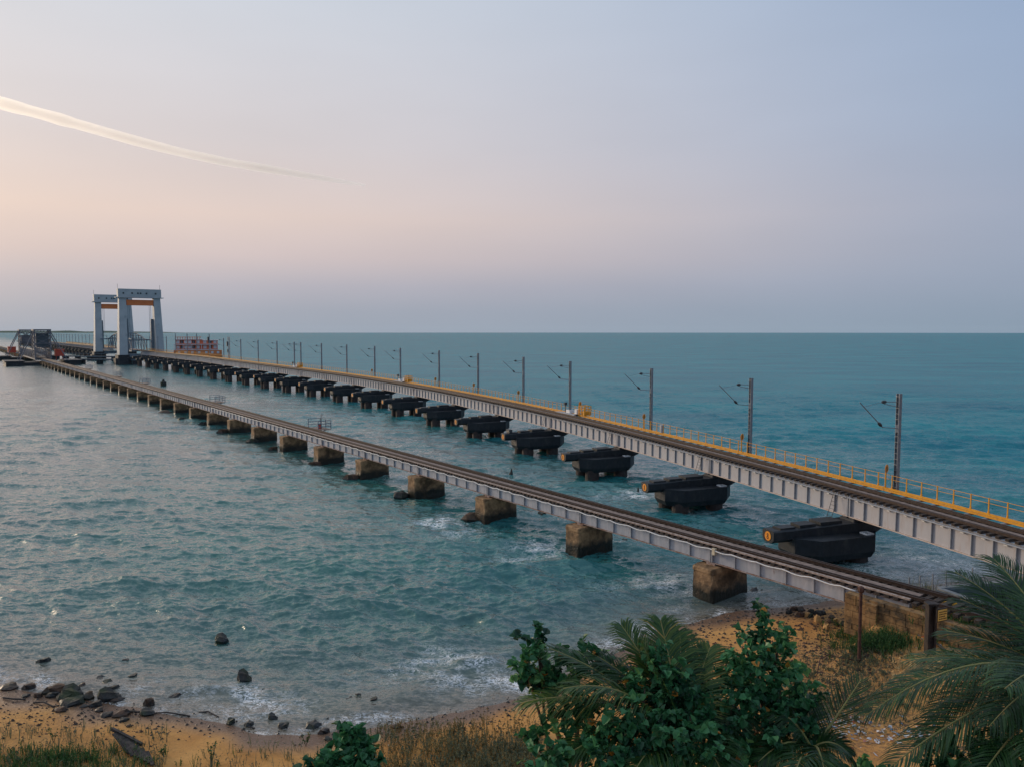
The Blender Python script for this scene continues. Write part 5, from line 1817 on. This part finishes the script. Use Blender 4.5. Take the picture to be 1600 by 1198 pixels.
# the tall palm at the frame's edge
palm('big coconut palm whose crown fills the lower right corner beside the tracks', (1690, 1085), 14.5, [
    (1492, 893, 2.6, .55, dict(tint0=.25, hang=.35)), (1552, 872, 2.2, .5, dict(tint0=.3, hang=.3)), (1478, 985, 1.8, .45, dict(tint0=.2, hang=.35)), (1500, 935, 2.2, .5, dict(tint0=.15, hang=.35)),
    (1352, 1118, -.6, 1.55, dict(tint0=.3, hang=.75, ll=.95, n=96)), (1395, 1072, .6, .75, dict(tint0=.2, hang=.6)), (1388, 1200, -1.6, .95, dict(tint0=.3, hang=.5)),
    (1480, 1040, 1.2, .7, dict(tint0=.45, hang=.5)), (1520, 1230, -2.2, .8, dict(tint0=.2, hang=.6)),
    (1560, 1010, 2.4, .8, dict(tint0=.1)), (1620, 1190, -2.4, .5, dict(tint0=.15)), (1600, 930, 2.6, .6, dict(tint0=.1)), (1440, 1165, -1.0, .9, dict(tint0=.2, hang=.7, ll=.95)), (1420, 1030, 1.4, .6, dict(tint0=.35, hang=.45)), (1450, 1120, -.2, 1.0, dict(tint0=.05, hang=.7, ll=.9)),
    (1780, 900, 2, .6), (1900, 1040, .5, .7), (1860, 1180, -1, .6), (1545, 1135, -1.6, .9, dict(tint0=.1, hang=.7)), (1570, 1075, -1.9, .8, dict(tint0=.3, hang=.6))],
     lean=(.5, .3), leaf_len=.85, trunk_r=.17)
# the palm among the leafy trees
palm('wind blown coconut palm rising among the round leaved trees at the bottom', (1068, 1165), 14.4, [
    (970, 975, 1.0, .35, dict(tint0=.55, hang=.45, n=96, wind=(.35, 0, -.2))), (1032, 968, 1.2, .3, dict(tint0=.5, hang=.45, n=96, wind=(.35, 0, -.2))), (1062, 985, 1.5, .25, dict(tint0=.35, hang=.5, n=90, wind=(.4, 0, -.2))),
    (858, 1012, .5, .5, dict(tint0=.3, hang=.45)), (812, 1098, -.2, .9, dict(tint0=.55, hang=.7, ll=.85)), (880, 1075, -.6, .9, dict(tint0=.5, hang=.7)), (868, 1190, -1.2, .8, dict(tint0=.4, hang=.6)),
    (925, 1020, .8, .45, dict(tint0=.25)), (985, 1215, -1.8, .7, dict(tint0=.4, hang=.6)), (1085, 1050, 1.8, .3, dict(tint0=.1, hang=.6)), (1130, 1210, -1.5, .6, dict(tint0=.3)),
    (1170, 1120, .5, .6, dict(tint0=.15)), (1110, 1010, 1.2, .35, dict(tint0=.6, hang=.45, wind=(.3, 0, -.1))), (1005, 1010, .2, .35, dict(tint0=.6, hang=.5, wind=(.35, 0, -.2)))],
     lean=(.3, .4), leaf_len=.78, trunk_r=.13)
palm('young palm with one frond standing up beside the round leaved tree', (1268, 1175), 14.5, [
    (1346, 1060, .8, -.1, dict(tint0=.15, hang=.15, n=26, wind=(0, 0, .25))), (1205, 1110, .3, .4, dict(tint0=.2)), (1290, 1215, -1.4, .5, dict(tint0=.3, hang=.5)), (1185, 1190, -.8, .5, dict(tint0=.2, hang=.5)),
    (1330, 1180, -.3, .4, dict(tint0=.2)), (1240, 1215, -1.5, .4), (1258, 1085, 1.4, .2, dict(tint0=.1))], leaf_len=.55, trunk_r=.09)

broadleaf('round leaved tree with a thin upright tip, left of the palm, before the water', [
    (838, 990, 13, 20, 15.2), (842, 1012, 12, 16, 15.2), (826, 1045, 24, 28, 15), (850, 1060, 30, 30, 15.2), (905, 1025, 34, 26, 15.6), (880, 1065, 34, 30, 15.4), (935, 1035, 24, 26, 15.8), (905, 1095, 34, 24, 15),
    (838, 1135, 16, 16, 14.6), (870, 1110, 20, 14, 14.8)], (905, 1230), 15.2, dens=.95)
broadleaf('tallest round leaved tree, its leafy tip reaching up before the sandy shore', [
    (1190, 955, 12, 24, 15.4), (1188, 990, 20, 26, 15.4), (1215, 1000, 20, 24, 15.6), (1172, 1030, 28, 32, 15.2), (1220, 1045, 32, 36, 15.5), (1145, 1065, 26, 34, 15.0), (1190, 1085, 38, 36, 15), (1232, 1095, 30, 34, 15.3),
    (1140, 1115, 36, 36, 14.6), (1200, 1135, 44, 34, 14.6), (1250, 1125, 22, 26, 15), (1180, 1180, 50, 36, 14.2), (1130, 1170, 34, 36, 14)], (1190, 1260), 15, dens=.95)
broadleaf('low spreading round leaved tree filling the bottom between the two palms', [
    (1035, 1035, 24, 26, 14.6), (1005, 1080, 30, 26, 14.2), (1060, 1085, 34, 34, 14.4), (1085, 1130, 38, 34, 13.8), (1010, 1130, 42, 34, 13.6), (950, 1155, 44, 34, 13.4), (890, 1165, 40, 28, 13.6), (1030, 1175, 50, 34, 13.2),
    (870, 1190, 44, 22, 13.2), (960, 1195, 60, 24, 13), (1090, 1185, 48, 30, 13.2), (985, 1050, 18, 18, 15)], (1000, 1290), 14, dens=.95)
broadleaf('small round leaved bush with one upright shoot above the sandy beach', [
    (546, 1120, 10, 16, 21), (543, 1142, 12, 14, 21), (560, 1160, 22, 16, 20.8), (530, 1168, 22, 16, 20.6), (575, 1180, 22, 20, 20.5), (500, 1185, 24, 14, 20.3), (540, 1195, 40, 18, 20.2), (478, 1194, 14, 10, 20.2)], (545, 1215), 20.8,
    name='round_leaved_bush', size=.20, dens=.9, cat='bush')
broadleaf('dark bush low at the bottom between the litter and the big palm', [
    (1330, 1185, 30, 20, 15.5), (1365, 1195, 24, 14, 15.3), (1300, 1200, 24, 14, 15)], (1335, 1250), 15.6, name='round_leaved_bush', size=.14, dens=.8, cat='bush')
broadleaf('dense leafy bush under the big palm in the corner', [
    (1520, 1165, 44, 26, 13.8), (1580, 1150, 40, 30, 14), (1470, 1190, 40, 18, 13.5), (1560, 1195, 60, 24, 13.2), (1590, 1110, 24, 26, 14.6)], (1560, 1270), 14, name='round_leaved_bush', size=.13, dens=.8, cat='bush')


def weeds(U, V, hts, m, name, blades=7, leafy=.5, spread=.16, wb=.011):
    """tufts of bent blades and small leaves standing on the ground"""
    mb = MB()
    for p, h in zip(on_ground_many(U, V), hts):
        if inland(p.x, p.y) < .2: continue
        bt = RNG.random()
        for _ in range(blades):
            a = RNG.uniform(0, 6.3); d = Vector((math.cos(a), math.sin(a), 0))
            b = p + d * RNG.uniform(0, spread); L = h * RNG.uniform(.55, 1.1)
            tip = b + Vector((0, 0, L)) + d * L * RNG.uniform(.05, .55); mid = b.lerp(tip, .55) + Vector((0, 0, L * .08))
            s_ = Vector((-d.y, d.x, 0)) * wb * RNG.uniform(.6, 1.4)
            t = float(min(1, max(0, bt * .5 + RNG.random() * .5)))
            mb.add([b - s_, b + s_, mid + s_ * .8, mid - s_ * .8, tip], [(0, 1, 2, 3), (3, 2, 4)], 0, t)
            if RNG.random() < leafy:
                for q in range(int(3 * max(1, leafy * 1.6))):
                    pp = b.lerp(tip, RNG.uniform(.35, 1)); L2 = RNG.uniform(.035, .075)
                    leaf(mb, pp, rvec() + Vector((0, 0, .3)), Vector((0, 0, 1)) + rvec() * .5, L2, L2 * .6, float(min(1, max(0, bt * .5 + RNG.random() * .5))))
    return tag(mb.build(name, M[m]), kind='stuff')


U_ = lambda a, b, n: RNG.uniform(a, b, n)
weeds(U_(582, 850, 330), 1135 + 130 * RNG.random(330), .25 + .60 * RNG.random(330), 'dry', 'dry_weeds', 5, 1.8, .2, .006)
weeds(U_(582, 850, 330), 1140 + 125 * RNG.random(330), .2 + .5 * RNG.random(330), 'greyweed', 'grey_green_weeds', 5, 2.2, .22, .006)
weeds(U_(690, 850, 260), U_(1165, 1260, 260), .3 + .6 * RNG.random(260), 'greyweed', 'grey_green_weeds', 5, 1.8, .2, .006)
weeds(RNG.normal(80, 70, 520), 1168 + 75 * RNG.random(520) + 6, .18 + .38 * RNG.random(520), 'weed', 'green_weeds', 7, .8)
weeds(U_(-20, 260, 200), U_(1140, 1215, 200), .15 + .5 * RNG.random(200), 'greyweed', 'thin_weeds', 4, .7)
weeds(U_(300, 520, 90), U_(1165, 1230, 90), .15 + .5 * RNG.random(90), 'greyweed', 'thin_weeds', 4, .8)
weeds(np.concatenate([RNG.normal(1345, 30, 220), RNG.normal(1300, 40, 180), RNG.normal(1390, 50, 200), RNG.normal(1255, 30, 120)]),
      np.concatenate([RNG.normal(1030, 22, 220), RNG.normal(1098, 24, 180), RNG.normal(1095, 22, 200), RNG.normal(1060, 30, 120)]), .10 + .26 * RNG.random(720), 'greyweed', 'grey_green_weeds', 4, 1.2)
weeds(np.concatenate([RNG.normal(1380, 22, 260), RNG.normal(1330, 20, 120)]), np.concatenate([RNG.normal(1006, 8, 260), RNG.normal(1000, 12, 120)]), .15 + .4 * RNG.random(380), 'weed', 'green_weeds', 7, .95)
weeds(np.concatenate([RNG.normal(1432, 16, 90), RNG.normal(1520, 40, 320), RNG.normal(1470, 30, 130)]), np.concatenate([RNG.normal(950, 6, 90), RNG.normal(975, 16, 320), RNG.normal(958, 8, 130)]), .2 + .45 * RNG.random(540), 'weed', 'green_weeds', 7, .95)
weeds(RNG.normal(1432, 26, 120), RNG.normal(932, 7, 120), .4 + .7 * RNG.random(120), 'greyweed', 'dry_stems', 5, .3)


def tall_weed(u, v, h, label):
    p = on_ground(u, v)
    t = thing('weed_plant', p, label, 'plant', 'single tall weeds on the sand')
    st = MB(); fo = MB()
    for k in range(3):
        a = RNG.uniform(0, 6.3); tip = p + Vector((math.cos(a) * .18, math.sin(a) * .18, h * RNG.uniform(.7, 1)))
        st.tube([p, p.lerp(tip, .5), tip], [.012, .009, .004], 4)
        for q in range(16):
            L = RNG.uniform(.06, .12); leaf(fo, p.lerp(tip, RNG.uniform(.25, 1)), rvec() + Vector((0, 0, .4)), Vector((0, 0, 1)) + rvec() * .4, L, L * .6, float(RNG.random()))
    st.build('stem', M['bark'], t); fo.build('foliage', M['weed'], t)
tall_weed(331, 1192, .85, 'tall thin weed standing alone on the sand left of the round leaved bush')
tall_weed(256, 1182, .45, 'short leafy weed beside the broken plank wreck')
tall_weed(84, 1160, .7, 'spindly weed rising above the green weeds at the left of the beach')
tall_weed(478, 1165, .7, 'dry weed standing before the mossy rocks beside the round leaved bush')

# ------------------------------------------------------------------ far shore, contrail, air
mb = MB()
D_ = 6600.0
xs = np.linspace(-5200, -2650, 60)
prev = None
for k in range(59):
    h0, h1 = [max(.5, (9 + 12 * float(vnoise(np.array([x_ * .006]), np.array([2.0]), 5)[0])) * min(1, (-2650 - x_) / 900)) for x_ in (xs[k], xs[k + 1])]
    mb.add([(xs[k], D_, -.5), (xs[k + 1], D_, -.5), (xs[k + 1], D_ + 60, h1), (xs[k], D_ + 60, h0), (xs[k], D_ + 260, -.5), (xs[k + 1], D_ + 260, -.5)], [(0, 1, 2, 3), (3, 2, 5, 4)])
tag(mb.build('far_land', M['weed']), kind='structure')


def contrail():
    """a sunlit streak of cloud high over the sea, thick at one end and thinning to nothing"""
    px = [(-260, 112, 16), (-120, 133, 16), (0, 161, 15), (70, 180, 14), (140, 200, 13), (210, 220, 12), (280, 238, 10.5), (350, 253, 10), (420, 265, 9.5), (480, 275, 8), (540, 285, 5.5), (585, 292, 2.0)]
    pts, rs = [], []
    for k, (u, v, w) in enumerate(px):
        D1 = 5200.0 + 820 * k                             # it runs away from the shore
        p = at_depth(u, v, D1); pts.append(p); rs.append(w / F_PX * D1 * .66)
    mb = MB()
    P, R = [], []
    for i in range(len(pts) - 1):
        for f in (0, .33, .66):
            P.append(pts[i].lerp(pts[i + 1], f)); R.append((rs[i] * (1 - f) + rs[i + 1] * f) * RNG.uniform(.9, 1.1))
    mb.tube(P, R, 12)
    m = bpy.data.materials.new('contrail_vapour'); m.use_nodes = True
    n, l = m.node_tree.nodes, m.node_tree.links
    n.remove(n['Principled BSDF'])
    v = n.new('ShaderNodeVolumePrincipled')
    v.inputs['Color'].default_value = (1, .98, .95, 1); v.inputs['Density'].default_value = 0.010; v.inputs['Anisotropy'].default_value = 0.75
    l.new(v.outputs[0], n['Material Output'].inputs['Volume'])
    tag(mb.build('contrail', m, smooth=True), 'pale gold streak of vapour thinning out across the evening sky', 'contrail')


contrail()


def haze():
    mb = MB(); mb.box(-7900, 7900, -60, 7900, -4.5, 60)
    m = bpy.data.materials.new('sea_haze'); m.use_nodes = True
    n, l = m.node_tree.nodes, m.node_tree.links
    n.remove(n['Principled BSDF'])
    v = n.new('ShaderNodeVolumePrincipled')
    v.inputs['Color'].default_value = (0.86, 0.93, 1.0, 1); v.inputs['Density'].default_value = 0.000012
    l.new(v.outputs[0], n['Material Output'].inputs['Volume'])
    tag(mb.build('haze', m), kind='stuff')


haze()
